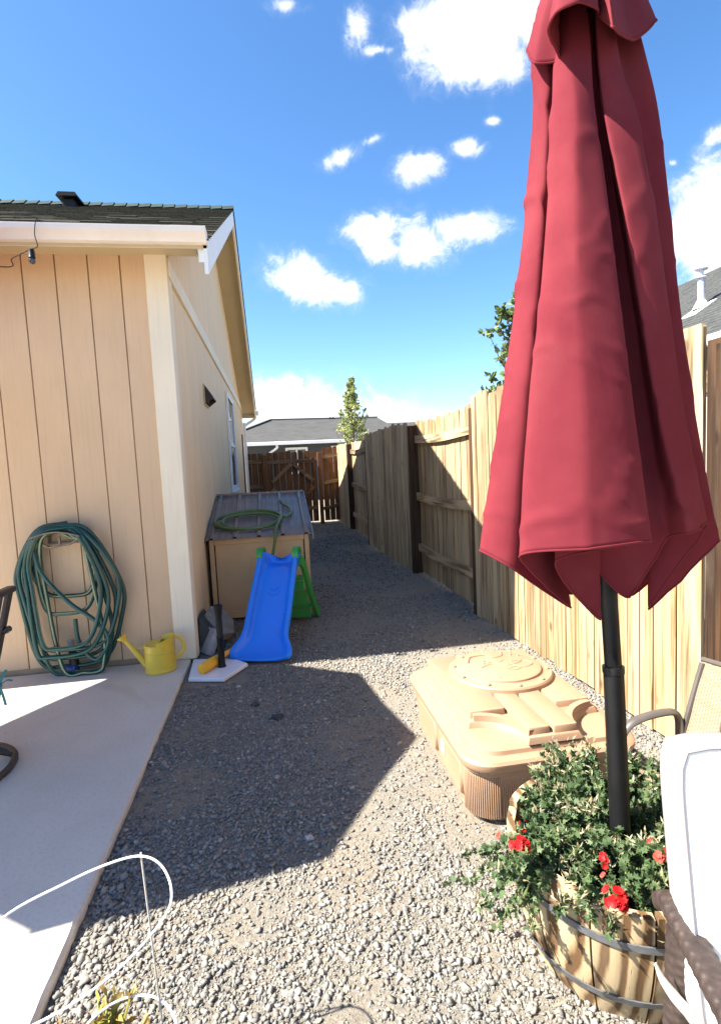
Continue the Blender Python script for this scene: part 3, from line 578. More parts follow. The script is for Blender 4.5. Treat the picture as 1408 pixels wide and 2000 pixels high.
    m = MB(); m.tube(smooth_path([(x_r-.02, y_f+.05, z_f-.12), (x_r-.05, y_f+.02, z_f-.22), (XS+.07, YE+.12, z_f-.38), (XS+.06, YE+.09, z_f-.5), (XS+.06, YE+.09, .1)], 5), .035, 8); obj('downspout', m, 'gutter', H)
    # shingle courses, stepped; alternating tabs
    dy = .135
    for (ya, za, yb, zb, nm) in ((y_e-.05, roof_z(y_e-.05)+.002, y_r, z_r+.002, 'f'), (y_f+.02, roof_z(y_f)+.0, y_r, z_r+.002, 'b')):
        L = math.hypot(yb-ya, zb-za); u = Vector((0, (yb-ya)/L, (zb-za)/L)); nrm = Vector((0, -u.z, u.y)) if u.y > 0 else Vector((0, u.z, -u.y)); m = MB(); rr = random.Random(4)
        for c in range(int(L/dy)):
            s0 = c*dy; x = x_r+.014; first = True
            while x > (-5.2 if nm == 'f' else -1.2):
                w = rr.uniform(.16, .30); x2 = x-w
                t = .008+rr.uniform(0, .007); o = Vector((0, ya, za))+u*(s0-rr.uniform(0, .012))
                p = [o+nrm*t, o+u*(dy+.03)+nrm*.002]
                a, b = Vector((x, 0, 0)), Vector((x2+.003, 0, 0))
                m.add([a+p[0], b+p[0], b+p[1], a+p[1], a+o, b+o], [(0, 1, 2, 3), (0, 4, 5, 1)]); x = x2
        obj('roof_shingles', m, 'shingle', H, smooth=0, fix=False, kind='stuff')
    # ridge caps
    for i in range(24):
        x = x_r+.01-i*.148; m = MB()
        a = (z_r-z_e)/(y_r-y_e)
        def cap(xx, lift): return [(xx, y_r-.13, z_r-.13*a+lift), (xx, y_r-.02, z_r+.022+lift), (xx, y_r+.02, z_r+.022+lift), (xx, y_r+.13, z_r-.13*.4+lift)]
        p = cap(x, .030); q = cap(x-.20, .012); m.add(p+q+[(v[0], v[1], v[2]-.012) for v in p], [(0, 1, 5, 4), (1, 2, 6, 5), (2, 3, 7, 6), (0, 8, 9, 1), (1, 9, 10, 2), (2, 10, 11, 3)])
        obj('ridge_shingle', m, 'ridge', H, (x, y_r, z_r), smooth=0, fix=False)
    # roof vent near the ridge
    rv = MB(); X, Y = -2.22, 7.25; zb = roof_z(Y)
    rv.box(X-.07, X+.07, Y-.10, Y+.14, zb-.05, zb+.055, .01); v = obj('roof_vent', rv, 'black_plastic', H)
    m = MB(); m.prism([(X-.12, 0), (X+.12, 0), (X+.10, .045), (X-.09, .045)], (0, Y-.16, zb+.06), (1, 0, 0), (0, 0, 1), (0, .34, .02)); obj('vent_hood', m, 'black_plastic', v)
    m = MB(); m.prism([(-2.55, 0), (-2.15, 0), (-2.2, .03), (-2.5, .03)], (0, 3.72, roof_z(3.72)), (1, 0, 0), (0, .2, .98), (0, .2, .1)); obj('vent_flashing', m, 'black_plastic', H)
    # wall vent hood on the gable side
    vy, vz = 5.72, 2.10
    m = MB(); m.box(XS+.011, XS+.022, vy-.17, vy+.17, vz-.11, vz+.10, .004); wv = obj('wall_vent', m, 'soffit', H)
    m = MB(); A = [(XS+.024, vy-.15, vz+.09), (XS+.024, vy+.15, vz+.09), (XS+.10, vy+.15, vz-.03), (XS+.10, vy-.15, vz-.03)]
    B = [(p[0]-.0, p[1], p[2]-.012) for p in A]; m.add(A+B, [(0, 1, 2, 3), (4, 7, 6, 5), (0, 4, 5, 1), (1, 5, 6, 2), (2, 6, 7, 3), (3, 7, 4, 0)]); obj('vent_hood', m, 'dark_metal', wv, smooth=0)
    for s in (vy-.149, vy+.146):
        m = MB(); m.prism([(XS+.024, vz+.077), (XS+.10, vz-.043), (XS+.024, vz-.10)], (0, s, 0), (1, 0, 0), (0, 0, 1), (0, .003, 0)); obj('vent_cheek', m, 'dark_metal', wv, smooth=0)
    m = MB()
    for k in range(3): m.box(XS+.023, XS+.05, vy-.14, vy+.14, vz-.09+k*.05, vz-.083+k*.05)
    obj('vent_louvre', m, 'gap_shade', wv, smooth=0, kind='stuff')  # hood and slats coloured dark to show the shaded opening
    # window on the gable side
    y0, y1, z0, z1 = 8.25, 9.45, 1.02, 2.50
    m = MB(); f = .07; x0, x1 = XS+.012, XS+.045
    for a in ((y0, y1, z1-f, z1), (y0, y1, z0, z0+f), (y0, y0+f, z0+f+.001, z1-f-.001), (y1-f, y1, z0+f+.001, z1-f-.001)): m.box(x0, x1, a[0], a[1], a[2], a[3], .004)
    W = obj('window', m, 'white', H, (XS, y0, z0)); zm = 1.73
    m = MB(); m.box(x0, x1-.01, y0+f+.001, y1-f-.001, zm-.03, zm+.03, .003); obj('meeting_rail', m, 'white', W)
    for a, b in ((z0+f, zm-.031), (zm+.031, z1-f)):
        m = MB(); m.box(x0+.008, x0+.014, y0+f+.001, y1-f-.001, a+.001, b-.001); obj('pane', m, 'glass', W)
    m = MB(); m.box(x0, x1+.02, y0-.02, y1+.02, z0-.03, z0-.002, .004); obj('sill', m, 'white', W)
build_house()

def build_string_lights():
    T = thing('string_lights', 'black string light sockets on a thin wire hanging from the gutter', 'string lights', (STRAND[0][0], 3.49, 2.8))
    m = MB(); m.tube(smooth_path([(STRAND[0][0], 3.47, 2.81)]+[(p[0], 3.43, p[2]) for p in STRAND], 6), .0025, 6); obj('wire', m, 'black_plastic', T)
    m = MB(); m.tube(smooth_path([(STRAND[-1][0], 3.43, STRAND[-1][2]), (-1.40, 3.45, 2.60), BULB[1], (-2.1, 3.5, 2.66), (-2.8, 3.5, 2.7)], 8), .003, 6); obj('wire', m, 'black_plastic', T)
    for (x, y, z), s in zip(BULB, (1, 1)):
        y = 3.43 if s else y
        m = MB(); m.lathe([(.006, .0), (.016, -.005), (.018, -.045), (.020, -.05)], (x, y, z+.025), 12); so_ = obj('socket', m, 'black_plastic', T, (x, y, z))
        m = MB(); m.lathe([(.012, -.0501), (.016, -.058), (.018, -.068), (.013, -.08), (.004, -.086)], (x, y, z+.025), 12); obj('bulb', m, 'glass', so_)
build_string_lights()

# ------------------------------------------------------------------ fences
FX = [(-1.2, 1.82), (1.95, 1.80), (4.31, 1.715), (6.33, 1.665), (8.78, 1.575), (11.15, 1.585), (13.3, 1.55)]
def fence_x(y):
    for (a, xa), (b, xb) in zip(FX, FX[1:]):
        if y <= b: return xa+(xb-xa)*(y-a)/(b-a)
    return FX[-1][1]
def board(parent, p, along, normal, w, h, t, mat, ear=.02, z0=GZ, lean=0.0, name='board'):
    a, n = Vector(along).normalized(), Vector(normal).normalized(); e = ear
    poly = [(-w/2, 0), (w/2, 0), (w/2, h-e*1.3), (w/2-e, h), (-w/2+e, h), (-w/2, h-e*1.3)]
    m = MB(); m.prism(poly, Vector((p[0], p[1], z0))-n*t/2, a+Vector((0, 0, lean)), Vector((0, 0, 1))-a*lean*.3, n*t)
    return obj(name, m, mat, parent, (p[0], p[1], z0), smooth=0)
def build_side_fence():
    F = thing('side_fence', 'long pale wooden board fence along the right side of the gravel yard', 'fence', (1.7, 4.3, GZ))
    sec = [(-.6, 1.95, 'far'), (1.95, 4.31, 'near'), (4.31, 6.33, 'far'), (6.33, 8.78, 'near'), (8.78, 11.15, 'far'), (11.15, 13.2, 'near')]
    for si, (ya, yb, side) in enumerate(sec):
        y = ya+.004; d = Vector((fence_x(yb)-fence_x(ya), yb-ya, 0)).normalized(); nrm = Vector((-d.y, d.x, 0))   # towards the yard
        hh = [1.84, 1.85, 1.83, 1.82, 1.80, 1.79][si]
        while y < yb-.03:
            w = min(random.choice([.138, .14, .142, .09 if side == 'near' and si == 1 else .139]), yb-y); yc = y+w/2
            off = .044 if side == 'near' else -.066
            sag = .025*math.sin((yc-ya)/(yb-ya)*PI)
            p = Vector((fence_x(yc), yc, 0))+nrm*(off+random.uniform(-.003, .003)); p.x += .012*noise.noise(Vector((yc*.8, 0, 7)))
            mt = 'fence' if si in (0, 1) else ('fence' if side == 'far' and si == 2 else 'fence_weathered_lifted')
            board(F, p, d, nrm, w-.007, hh+sag*(-1 if side == 'far' else .4)+random.uniform(-.018, .018), .017, mt, random.choice([.012, .022, .03]), GZ+.02+random.uniform(-.015, .01), random.uniform(-.008, .008)); y += w
        # rails: near-side sections hide them behind, far-side sections show them
        for zr in (.30, .92, 1.60):
            pts = []
            for k in range(9):
                yy = ya+.002+(yb-ya-.004)*k/8; q = Vector((fence_x(yy), yy, zr-.03*math.sin(k/8*PI)+(.004*math.sin(yy*3))))+nrm*(.016 if side == 'near' else -.036); pts.append(q)
            m = MB(); rr = []
            for k, q in enumerate(pts):
                hw = .018; hz = .044
                rr.append([q+nrm*hw+Vector((0, 0, hz)), q-nrm*hw+Vector((0, 0, hz)), q-nrm*hw-Vector((0, 0, hz)), q+nrm*hw-Vector((0, 0, hz))])
            m.rings(rr, False, True, True); obj('rail', m, 'rail', F, pts[4], smooth=30)
        # post at the far end of the section
        yp = yb-.0 if side == 'far' else yb+.0
        m = MB(); q = Vector((fence_x(yp), yp, 0))-nrm*.0
        if side == 'far': q = q-d*.046-nrm*.008
        else: q = q+d*.046-nrm*.008
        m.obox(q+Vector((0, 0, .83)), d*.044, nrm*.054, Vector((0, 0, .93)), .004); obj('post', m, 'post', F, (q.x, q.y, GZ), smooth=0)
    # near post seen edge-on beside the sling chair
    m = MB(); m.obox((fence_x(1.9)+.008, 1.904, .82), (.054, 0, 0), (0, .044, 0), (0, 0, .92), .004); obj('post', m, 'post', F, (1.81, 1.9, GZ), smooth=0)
build_side_fence()

def build_gate_fence():
    Y = 12.55; zt = 1.72
    Fn = thing('back_fence', 'short reddish brown fence panel closing the gap between house wall and gate', 'fence', (-.4, Y, GZ))
    def brd(par, x, w, h, z0=.03, y=Y+.05, mat='gate', lean=0): board(par, (x, y), (1, 0, 0), (0, -1, 0), w, h, .017, mat, .02, z0, lean)
    for i, x in enumerate((-.555, -.415, -.275)): brd(Fn, x, .132, zt-.05+random.uniform(-.015, .015))
    for z in (.45, .92, 1.50):
        m = MB(); m.box(-.63, -.235, Y+.002, Y+.04, z-.042, z+.042, .003); obj('rail', m, 'gate_rail', Fn, (-.43, Y, z), smooth=0)
    m = MB(); m.box(-.232, -.142, Y-.045, Y+.04, GZ-.02, 1.64, .005); obj('post', m, 'gate', Fn, (-.19, Y, GZ), smooth=0)
    G = thing('wooden_gate', 'reddish brown wooden gate with diagonal braces at the end of the side yard', 'gate', (.45, Y, GZ))
    xs = np.linspace(-.07, .94, 8)
    for i, x in enumerate(xs): brd(G, float(x), .136-(.005 if i % 2 else .0), zt-.06+random.uniform(-.02, .02), .04)
    for z in (.36, 1.47):
        m = MB(); m.box(-.132, 1.005, Y+.002, Y+.04, z-.044, z+.044, .003); obj('rail', m, 'gate_rail', G, (.43, Y, z), smooth=0)
    for x in (-.09, .965):
        m = MB(); m.box(x-.042, x+.042, Y+.003, Y+.041, .41, 1.424, .003); obj('stile', m, 'gate', G, (x, Y, .4), smooth=0)
    for a, b in (((.42, 1.42), (-.04, 1.00)), ((.46, 1.42), (.92, 1.00)), ((-.04, .86), (.38, .41)), ((.92, .86), (.50, .41))):
        m = MB(); m.bar((a[0], Y-.002, a[1]), (b[0], Y-.002, b[1]), .036, .085, (0, 0, 1)) if False else m.obox(((a[0]+b[0])/2, Y-.004, (a[1]+b[1])/2), ((b[0]-a[0])/2, 0, (b[1]-a[1])/2), (0, .017, 0), Vector((-(b[1]-a[1]), 0, b[0]-a[0])).normalized()*.043, .003)
        obj('brace', m, 'gate_rail', G, (a[0], Y, a[1]), smooth=0)
    m = MB(); m.box(.88, .965, Y-.03, Y+.0, 1.50, 1.53, .003); obj('latch', m, 'black_plastic', G)
    S = thing('fence_return', 'narrow reddish brown fence piece with sloping rails between gate and side fence', 'fence', (1.25, Y, GZ))
    m = MB(); m.box(1.035, 1.125, Y-.045, Y+.045, GZ-.02, 1.66, .005); obj('post', m, 'gate', S, (1.08, Y, GZ), smooth=0)
    for i, (x, w) in enumerate(((1.215, .122), (1.345, .124), (1.475, .124))): brd(S, x, w, zt+.01*i, .04, Y+.06)
    for z in (.33, .93, 1.53):
        m = MB(); m.obox((1.33, Y+.022, z+.03), (.20, 0, .035), (0, .018, 0), Vector((-.035, 0, .2)).normalized()*.042, .003); obj('rail', m, 'gate_rail', S, (1.33, Y, z), smooth=0)
build_gate_fence()

# ------------------------------------------------------------------ things by the house wall
def build_wall_hose():
    Hh = thing('hose_hanger', 'grey brown metal hose bracket screwed to the siding', 'hose hanger', (-1.44, 3.90, .95))
    yw = 3.903
    m = MB(); P = [(-1.53, .895), (-1.505, 1.0), (-1.37, 1.0), (-1.33, .895)]
    for a, b in zip(P, P[1:]+P[:1]): m.bar((a[0], yw-.012, a[1]), (b[0], yw-.012, b[1]), .014, .02, (0, 1, 0), .002)
    obj('bracket_plate', m, 'bracket', Hh)
    m = MB(); rr = []
    for k in range(13):
        t = k/12; x = -1.585+.31*t; z = .945-.085*math.sin(t*PI)*-1*0+(.035*math.sin(t*PI))
        rr.append([Vector((x, yw-.012, z-.02)), Vector((x, yw-.19, z)), Vector((x, yw-.19, z+.008)), Vector((x, yw-.012, z-.012))])
    m.rings(rr, False, True, True); obj('saddle', m, 'bracket', Hh)
    m = MB()
    for a, b in (((-1.55, .91), (-1.50, .875)), ((-1.50, .875), (-1.36, .895)), ((-1.36, .895), (-1.31, .93)), ((-1.43, .885), (-1.43, .95))):
        m.bar((a[0], yw-.10, a[1]), (b[0], yw-.10, b[1]), .016, .016, (0, 1, 0), .002)
    obj('saddle_brace', m, 'bracket', Hh)
    m = MB(); path = []; K = len(LOOPS)
    for k in range(K):
        (tx, tz), (bx, bz), (lx, lz), (rx, rz) = LOOPS[k]
        n2 = LOOPS[(k+1) % K]
        pts = [(tx, tz), (lx*.5+tx*.5-.02, tz-.045), (lx, lz+.12), (lx+.01, lz-.08), (lx+(bx-lx)*.38, bz+.10*(lz-bz)), (bx, bz), (rx-(rx-bx)*.33, bz+.10*(rz-bz)), (rx-.01, rz-.06), (rx-.005, rz+.16), (rx*.5+n2[0][0]*.5, n2[0][1]-.06)]
        dep = .045+.016*((k*4) % 7)
        for i, (x, z) in enumerate(pts):
            low = min(1, max(0, (z-.0)/.9)); path.append((x+.006*math.sin(k*2.1+i), yw-.02-dep*(.55+.6*(1-low))-(.05 if i in (0, 1, 9) else 0), max(z, .018)))
    sp = smooth_path(path, 7)
    m.tube(sp, .0140, 10, stripe=4)
    h = tag(obj('garden_hose', m, ['hose', 'hose_stripe'], None, (-1.42, 3.85, .5), fix=False, smooth=60), 'dark green striped garden hose hung in many loops on the wall bracket', 'garden hose')
    m = MB(); m.tube(smooth_path([(-1.60, yw-.10, .87), (-1.55, yw-.11, .70), (-1.40, yw-.12, .50), (-1.24, yw-.13, .36), (-1.17, yw-.13, .22), (-1.26, yw-.14, .10), (-1.36, yw-.12, .22), (-1.38, yw-.10, .38)], 8), .0140, 10, stripe=2)
    obj('hose_strand', m, ['hose', 'hose_stripe'], h, fix=False, smooth=60)
    m = MB(); m.tube([(-1.435, yw-.06, .19), (-1.425, yw-.07, .10), (-1.42, yw-.07, .03)], [.02, .03, .03], 10); n_ = obj('spray_nozzle', m, 'black_plastic', h)
    m = MB(); m.tube([(-1.435, yw-.06, .19), (-1.44, yw-.055, .225)], [.02, .024], 10); obj('nozzle_collar', m, 'wire_grey', n_)
    m = MB(); m.tube([(-1.47, yw-.07, .032), (-1.40, yw-.09, .032)], .030, 12); obj('connector', m, 'blue_fit', h)
build_wall_hose()

def build_watering_can():
    c = Vector((-.835, 3.715, 0)); T = thing('watering_can', 'yellow metal watering can on the patio by the corner trim', 'watering can', c)
    m = MB(); m.lathe([(.098, 0), (.103, .004), (.103, .012), (.099, .016), (.098, .03), (.101, .034), (.098, .038), (.096, .13), (.099, .134), (.095, .138), (.094, .178), (.097, .182), (.094, .188), (.09, .186), (.09, .01), (.0, .01)], c, 36, (True, False)); obj('body', m, 'yellow', T, smooth=30)
    m = MB(); n = 14; A = []
    for k in range(n+1):
        a = PI*.5+PI*k/n; A.append((.0935*math.cos(a), .0935*math.sin(a)))
    m.prism(A, c+Vector((0, 0, .183)), (1, 0, 0), (0, 1, 0), (0, 0, .005)); obj('half_lid', m, 'yellow', T)
    m = MB(); rr = []
    for k in range(15):                     # raised collar at the open side
        a = -PI*.5+PI*k/14; h = .03+.028*math.cos(a); d = Vector((math.cos(a), math.sin(a), 0)); rr.append([c+d*.0945+Vector((0, 0, .18)), c+d*(.0945+.006*h/.05)+Vector((0, 0, .18+h)), c+d*(.0915+.006*h/.05)+Vector((0, 0, .18+h)), c+d*.0915+Vector((0, 0, .18))])
    m.rings(rr, False, True, True); obj('collar', m, 'yellow', T)
    m = MB(); m.tube([c+Vector((-.09, 0, .045)), c+Vector((-.14, .0, .12)), c+Vector((-.215, 0, .225))], [.024, .019, .012], 14); s = obj('spout', m, 'yellow', T)
    m = MB(); m.tube([c+Vector((-.212, 0, .222)), c+Vector((-.222, 0, .237)), c+Vector((-.236, 0, .253)), c+Vector((-.238, 0, .256))], [.013, .022, .034, .034], 18); obj('rose', m, 'yellow', s)
    m = MB(); m.bar(c+Vector((-.165, 0, .165)), c+Vector((-.093, 0, .160)), .004, .008); obj('brace', m, 'yellow', T)
    m = MB(); m.tube(smooth_path([c+Vector((.10, 0, .225)), c+Vector((.135, 0, .215)), c+Vector((.158, 0, .17)), c+Vector((.15, 0, .115)), c+Vector((.094, 0, .07))], 7), .006, 8, flat=2.0); obj('handle', m, 'yellow', T)
build_watering_can()

def build_tee():
    T = thing('batting_tee', 'toy batting tee with white home plate base and black post', 'batting tee', (-.43, 3.62, GZ))
    P = [(-.625, 3.505), (-.645, 3.86), (-.36, 3.80), (-.255, 3.672), (-.395, 3.44)]
    cx = sum(p[0] for p in P)/5; cy = sum(p[1] for p in P)/5; z0 = GZ+.006; m = MB(); rr = []
    for k, z in ((1, z0), (1, z0+.016), (.97, z0+.024)): rr.append([Vector((cx+(x-cx)*k, cy+(y-cy)*k, z)) for x, y in P])
    m.rings(rr, False, True, True); obj('home_plate', m, 'white_plastic', T, smooth=0)
    m = MB(); c = (-.425, 3.655, z0+.024)
    m.lathe([(.030, 0), (.026, .006), (.023, .02), (.0225, .20), (.0245, .205), (.0245, .215), (.0215, .22), (.021, .35), (.023, .36), (.029, .41), (.030, .425), (.026, .428), (.02, .40)], c, 20); obj('post', m, 'black_plastic', T, smooth=50)
    m = MB(); a, b = Vector((-.545, 3.535, z0+.026+.036)), Vector((-.335, 3.95, z0+.026+.034)); d = (b-a)
    pr = [(0, .018), (.01, .031), (.03, .0355), (.25, .0355), (.42, .030), (.6, .019), (.95, .0125), (.96, .02), (.985, .02), (1, .012)]
    m.tube([a+d*t for t, r in pr], [r for t, r in pr], 18)
    tag(obj('toy_bat', m, 'bat', None, a), 'fat yellow plastic toy bat lying across the white home plate', 'bat')
build_tee()

def build_corner_stones():
    m = MB(); rr = []
    m.prism([(-.20, -.16), (.10, -.20), (.20, -.05), (.13, .16), (-.05, .21), (-.19, .10)], (-.52, 4.36, GZ+.11), (.5, 0, -.48), (.1, .85, .1), (.035, 0, .05))
    tag(obj('stone_slab', m, 'stone_dark', None, (-.5, 4.33, GZ), smooth=0), 'rough grey stone slab leaning between the house corner and tan storage box', 'stone slab')
    m = MB(); m.obox((-.548, 4.06, GZ+.085), Vector((.035, .03, .085)), Vector((.04, -.05, .0)), Vector((-.022, -.012, .016)), .005)
    tag(obj('paver_block', m, 'paver', None, (-.548, 4.06, GZ)), 'small pale grey paver block propped against the dark stone slab', 'paver')
    m = MB(); m.prism([(0, 0), (.17, 0), (.05, .20), (0, .27)], (-.617, 4.04, GZ), (1, .25, 0), (0, .1, 1), (0, .28, 0)); tag(obj('drain_tray', m, 'drain', None, (-.6, 4.1, GZ), smooth=0), 'dark plastic drain piece tucked behind the house corner trim', 'drain piece')
build_corner_stones()

def build_box():
    x0, x1, y0, y1, zf, zb = -.60, .282, 4.86, 5.95, .735, 1.035
    B = thing('storage_box', 'low tan wooden storage box with sloping brown metal roof against the house', 'storage box', (-.16, 5.4, GZ))
    m = MB(); m.box(x0+.05, x1-.05, y0, y0+.02, .06, zf-.06); obj('front_panel', m, 'box_board', B)
    for nm, a, b, c, d in (('top_rail', x0+.041, x1-.041, zf-.062, zf-.012), ('bottom_rail', x0+.041, x1-.041, .0, .062)):
        m = MB(); m.box(a, b, y0-.012, y0+.021, c, d, .003); obj(nm, m, 'box_board', B)
    for a in (x0, x1-.04):
        m = MB(); m.box(a, a+.04, y0-.014, y0+.03, GZ-.01, zf-.012, .003); obj('corner_post', m, 'box_board', B)
    for x in (x0+.001, x1-.021):
        m = MB(); m.prism([(y0+.031, GZ), (y1, GZ), (y1, zb-.02), (y0+.031, zf-.014)], (x, 0, 0), (0, 1, 0), (0, 0, 1), (.02, 0, 0)); obj('side_panel', m, 'box_board', B)
    m = MB(); m.box(x0+.022, x1-.022, y1-.02, y1, GZ, zb-.025); obj('back_panel', m, 'box_board', B)
    # ribbed metal sheet: profile across, run down the slope
    ya, yb = y0-.06, y1+.05; sl = (zb-zf)/(y1-y0); za = zf+(ya-y0)*sl+.006; zz = zf+(yb-y0)*sl+.006
    xa, xb = x0-.025, x1+.03; W = xb-xa; prof = [(xa, -.03), (xa, .0)]
    for c in (.055, .27, .495, .72, .945):
        X = xa+W*c; prof += [(X-.022, 0), (X-.011, .02), (X+.011, .02), (X+.022, 0)]
        if c < .9:
            for q in (.36, .64): Xq = X+W*.225*q; prof += [(Xq-.010, 0), (Xq-.006, .004), (Xq+.006, .004), (Xq+.010, 0)]
    prof += [(xb, .0), (xb, -.03)]
    m = MB(); rr = []
    for t in np.linspace(0, 1, 6): rr.append([Vector((x, ya+(yb-ya)*t, za+(zz-za)*t+z+.002*noise.noise(Vector((x*5, t*4, 0))))) for x, z in prof])
    m.rings(rr, loop=False)
    r = obj('metal_roof', m, 'metal_roof', B, smooth=20); md = r.modifiers.new('thickness', 'SOLIDIFY'); md.thickness = .003; md.offset = -1
    m = MB(); m.box(xa-.002, xb+.002, yb-.012, yb+.012, zz-.05, zz+.022, .004); obj('ridge_flashing', m, 'metal_roof', B)
    m = MB(); m.prism([(ya, za-.045), (yb, zz-.045), (yb, zz+.012), (ya, za+.012)], (xb+.001, 0, 0), (0, 1, 0), (0, 0, 1), (.012, 0, 0)); obj('edge_flashing', m, 'metal_roof', B)
    m = MB()
    for k in range(8):
        t = .06+.12*k; y = ya+(yb-ya)*t; z = za+(zz-za)*t
        for X in (xb-.035, xa+.03): m.lathe([(.007, 0), (.007, .004), (.003, .007)], (X, y, z), 8)
    obj('roof_screw', m, 'black_metal', B, kind='stuff')
    def on(x, y, h=.02): return (x, y, za+(zz-za)*(y-ya)/(yb-ya)+h)
    pts = []
    for k in range(0, 29):
        a = k/9*2*PI; rx = .29+.030*math.sin(k*.35+.5); ry = .205+.03*math.cos(k*.31)
        pts.append(on(-.245+rx*math.cos(a)+.012*math.sin(k), 5.12+ry*math.sin(a), .032+.008*(k//9)+.003*math.sin(k*2)))
    start = [on(.065, 5.62, .03), on(.085, 5.53, .032), on(.135, 5.42, .032), on(.15, 5.30, .032), on(.09, 5.17, .036)]
    tail = [on(.02, 4.98, .055), on(-.01, 4.86, .045), (-.02, 4.77, .70), (-.05, 4.74, .55), (-.06, 4.72, .35), (-.08, 4.74, .12), (-.16, 4.78, GZ+.012)]
    m = MB(); m.tube(smooth_path(start+pts[1:-1]+tail, 7), .0135, 10)
    h = tag(obj('coiled_hose', m, 'hose2', None, (-.2, 5.1, .85), smooth=60), 'light green hose coiled on the metal roof of the storage box', 'garden hose')
    m = MB(); m.tube([on(.068, 5.60, .03), on(.058, 5.655, .03)], .015, 10); obj('hose_end', m, 'bracket', h)
build_box()

def build_slide():
    o = Vector((-.18, 3.715, GZ)); u = Vector((.962, -.27, 0)); w = Vector((.27, .962, 0)); Z = Vector((0, 0, 1))
    def P(a, b, c): return o+u*a+w*b+Z*c
    S = thing('toddler_slide', 'small blue plastic slide with green ladder standing before the storage box', 'slide', o)
    st = [(-.005, .030, .226, .008), (.03, .036, .232, .035), (.085, .046, .224, .055), (.125, .062, .196, .068), (.165, .09, .174, .08), (.22, .135, .170, .085), (.30, .215, .174, .088), (.42, .345, .171, .088), (.54, .47, .168, .09), (.60, .525, .167, .105), (.645, .552, .165, .135), (.70, .565, .163, .13), (.76, .565, .163, .10)]
    rr = []
    for b, z, hw, sh in st:
        dz = .045 if b > .02 else .022
        ring = [(-hw, -dz), (-hw-.004, sh*.6), (-hw+.004, sh), (-hw+.020, sh+.006), (-hw+.036, sh-.002), (-hw+.045, sh*.5), (-hw+.065, .008), (-hw+.09, 0), (hw-.09, 0), (hw-.065, .008), (hw-.045, sh*.5), (hw-.036, sh-.002), (hw-.020, sh+.006), (hw-.004, sh), (hw+.004, sh*.6), (hw, -dz)]
        rr.append([P(a, b, max(.004, z+c)) for a, c in ring])
    m = MB(); m.rings(rr, False, True, True); obj('chute', m, 'blue_plastic', S, smooth=60, sub=1)
    # raised relief near the top of the chute
    m = MB()
    for k in (0, 1):
        path = [P((-.05+.1*t)*(1-.35*k), .47-.022*(1-(2*t-1)**2)+.03*k, .401-.022*1.06*(1-(2*t-1)**2)+.032*k) for t in np.linspace(0, 1, 9)]; m.tube(path, .0035, 6)
    obj('raised_emblem', m, 'blue_plastic', S)
    for s in (-1, 1):
        m = MB(); rr = []
        for k in range(13):
            a = -.25+(PI+.5)*k/12; cb, cz = .685, .665; ob, oz = .062, .055
            c = P(s*.149, cb-math.cos(a)*ob, cz+math.sin(a)*oz-.01); n_ = (w*(-math.cos(a))+Z*math.sin(a))
            rr.append([c+n_*.012-u*.024, c+n_*.012+u*.024, c-n_*.012+u*.024, c-n_*.012-u*.024])
        m.rings(rr, False, True, True); obj('hand_grip', m, 'green_plastic', S, smooth=50)
        m = MB(); m.obox(P(s*.149, .685, .64), u*.016, w*.048, Z*.028, .01); obj('grip_core', m, 'blue_plastic', S)
        m = MB(); path = [(.70, .60), (.76, .565), (.83, .46), (.92, .31), (1.02, .17), (1.12, .055), (1.175, .004)]; rr = []
        for k, (b, z) in enumerate(path):
            b2, z2 = path[min(k+1, 6)]; b1, z1 = path[max(k-1, 0)]; t = Vector((b2-b1, z2-z1)).normalized(); nb, nz = -t.y, t.x
            c = P(s*(.168+.035*k/6), b, z); W = .045 if k < 6 else .05
            rr.append([c-u*.014+(w*nb+Z*nz)*W, c+u*.014+(w*nb+Z*nz)*W, c+u*.014-(w*nb+Z*nz)*W*.9, c-u*.014-(w*nb+Z*nz)*W*.9])
        for q in rr[-1]: q.z = max(q.z, GZ+.002)
        m.rings(rr, False, True, True); obj('ladder_rail', m, 'green_plastic', S, smooth=40)
    for b, z in ((.84, .43), (.94, .28), (1.05, .135)):
        m = MB(); m.obox(P(0, b, z), u*.172, w*.055, Z*.014, .006); st_ = obj('step', m, 'green_plastic', S)
        m = MB(); m.obox(P(0, b-.045, z-.06), u*.168, w*.006, Z*.042, .003); obj('riser', m, 'green_plastic', S)
build_slide()

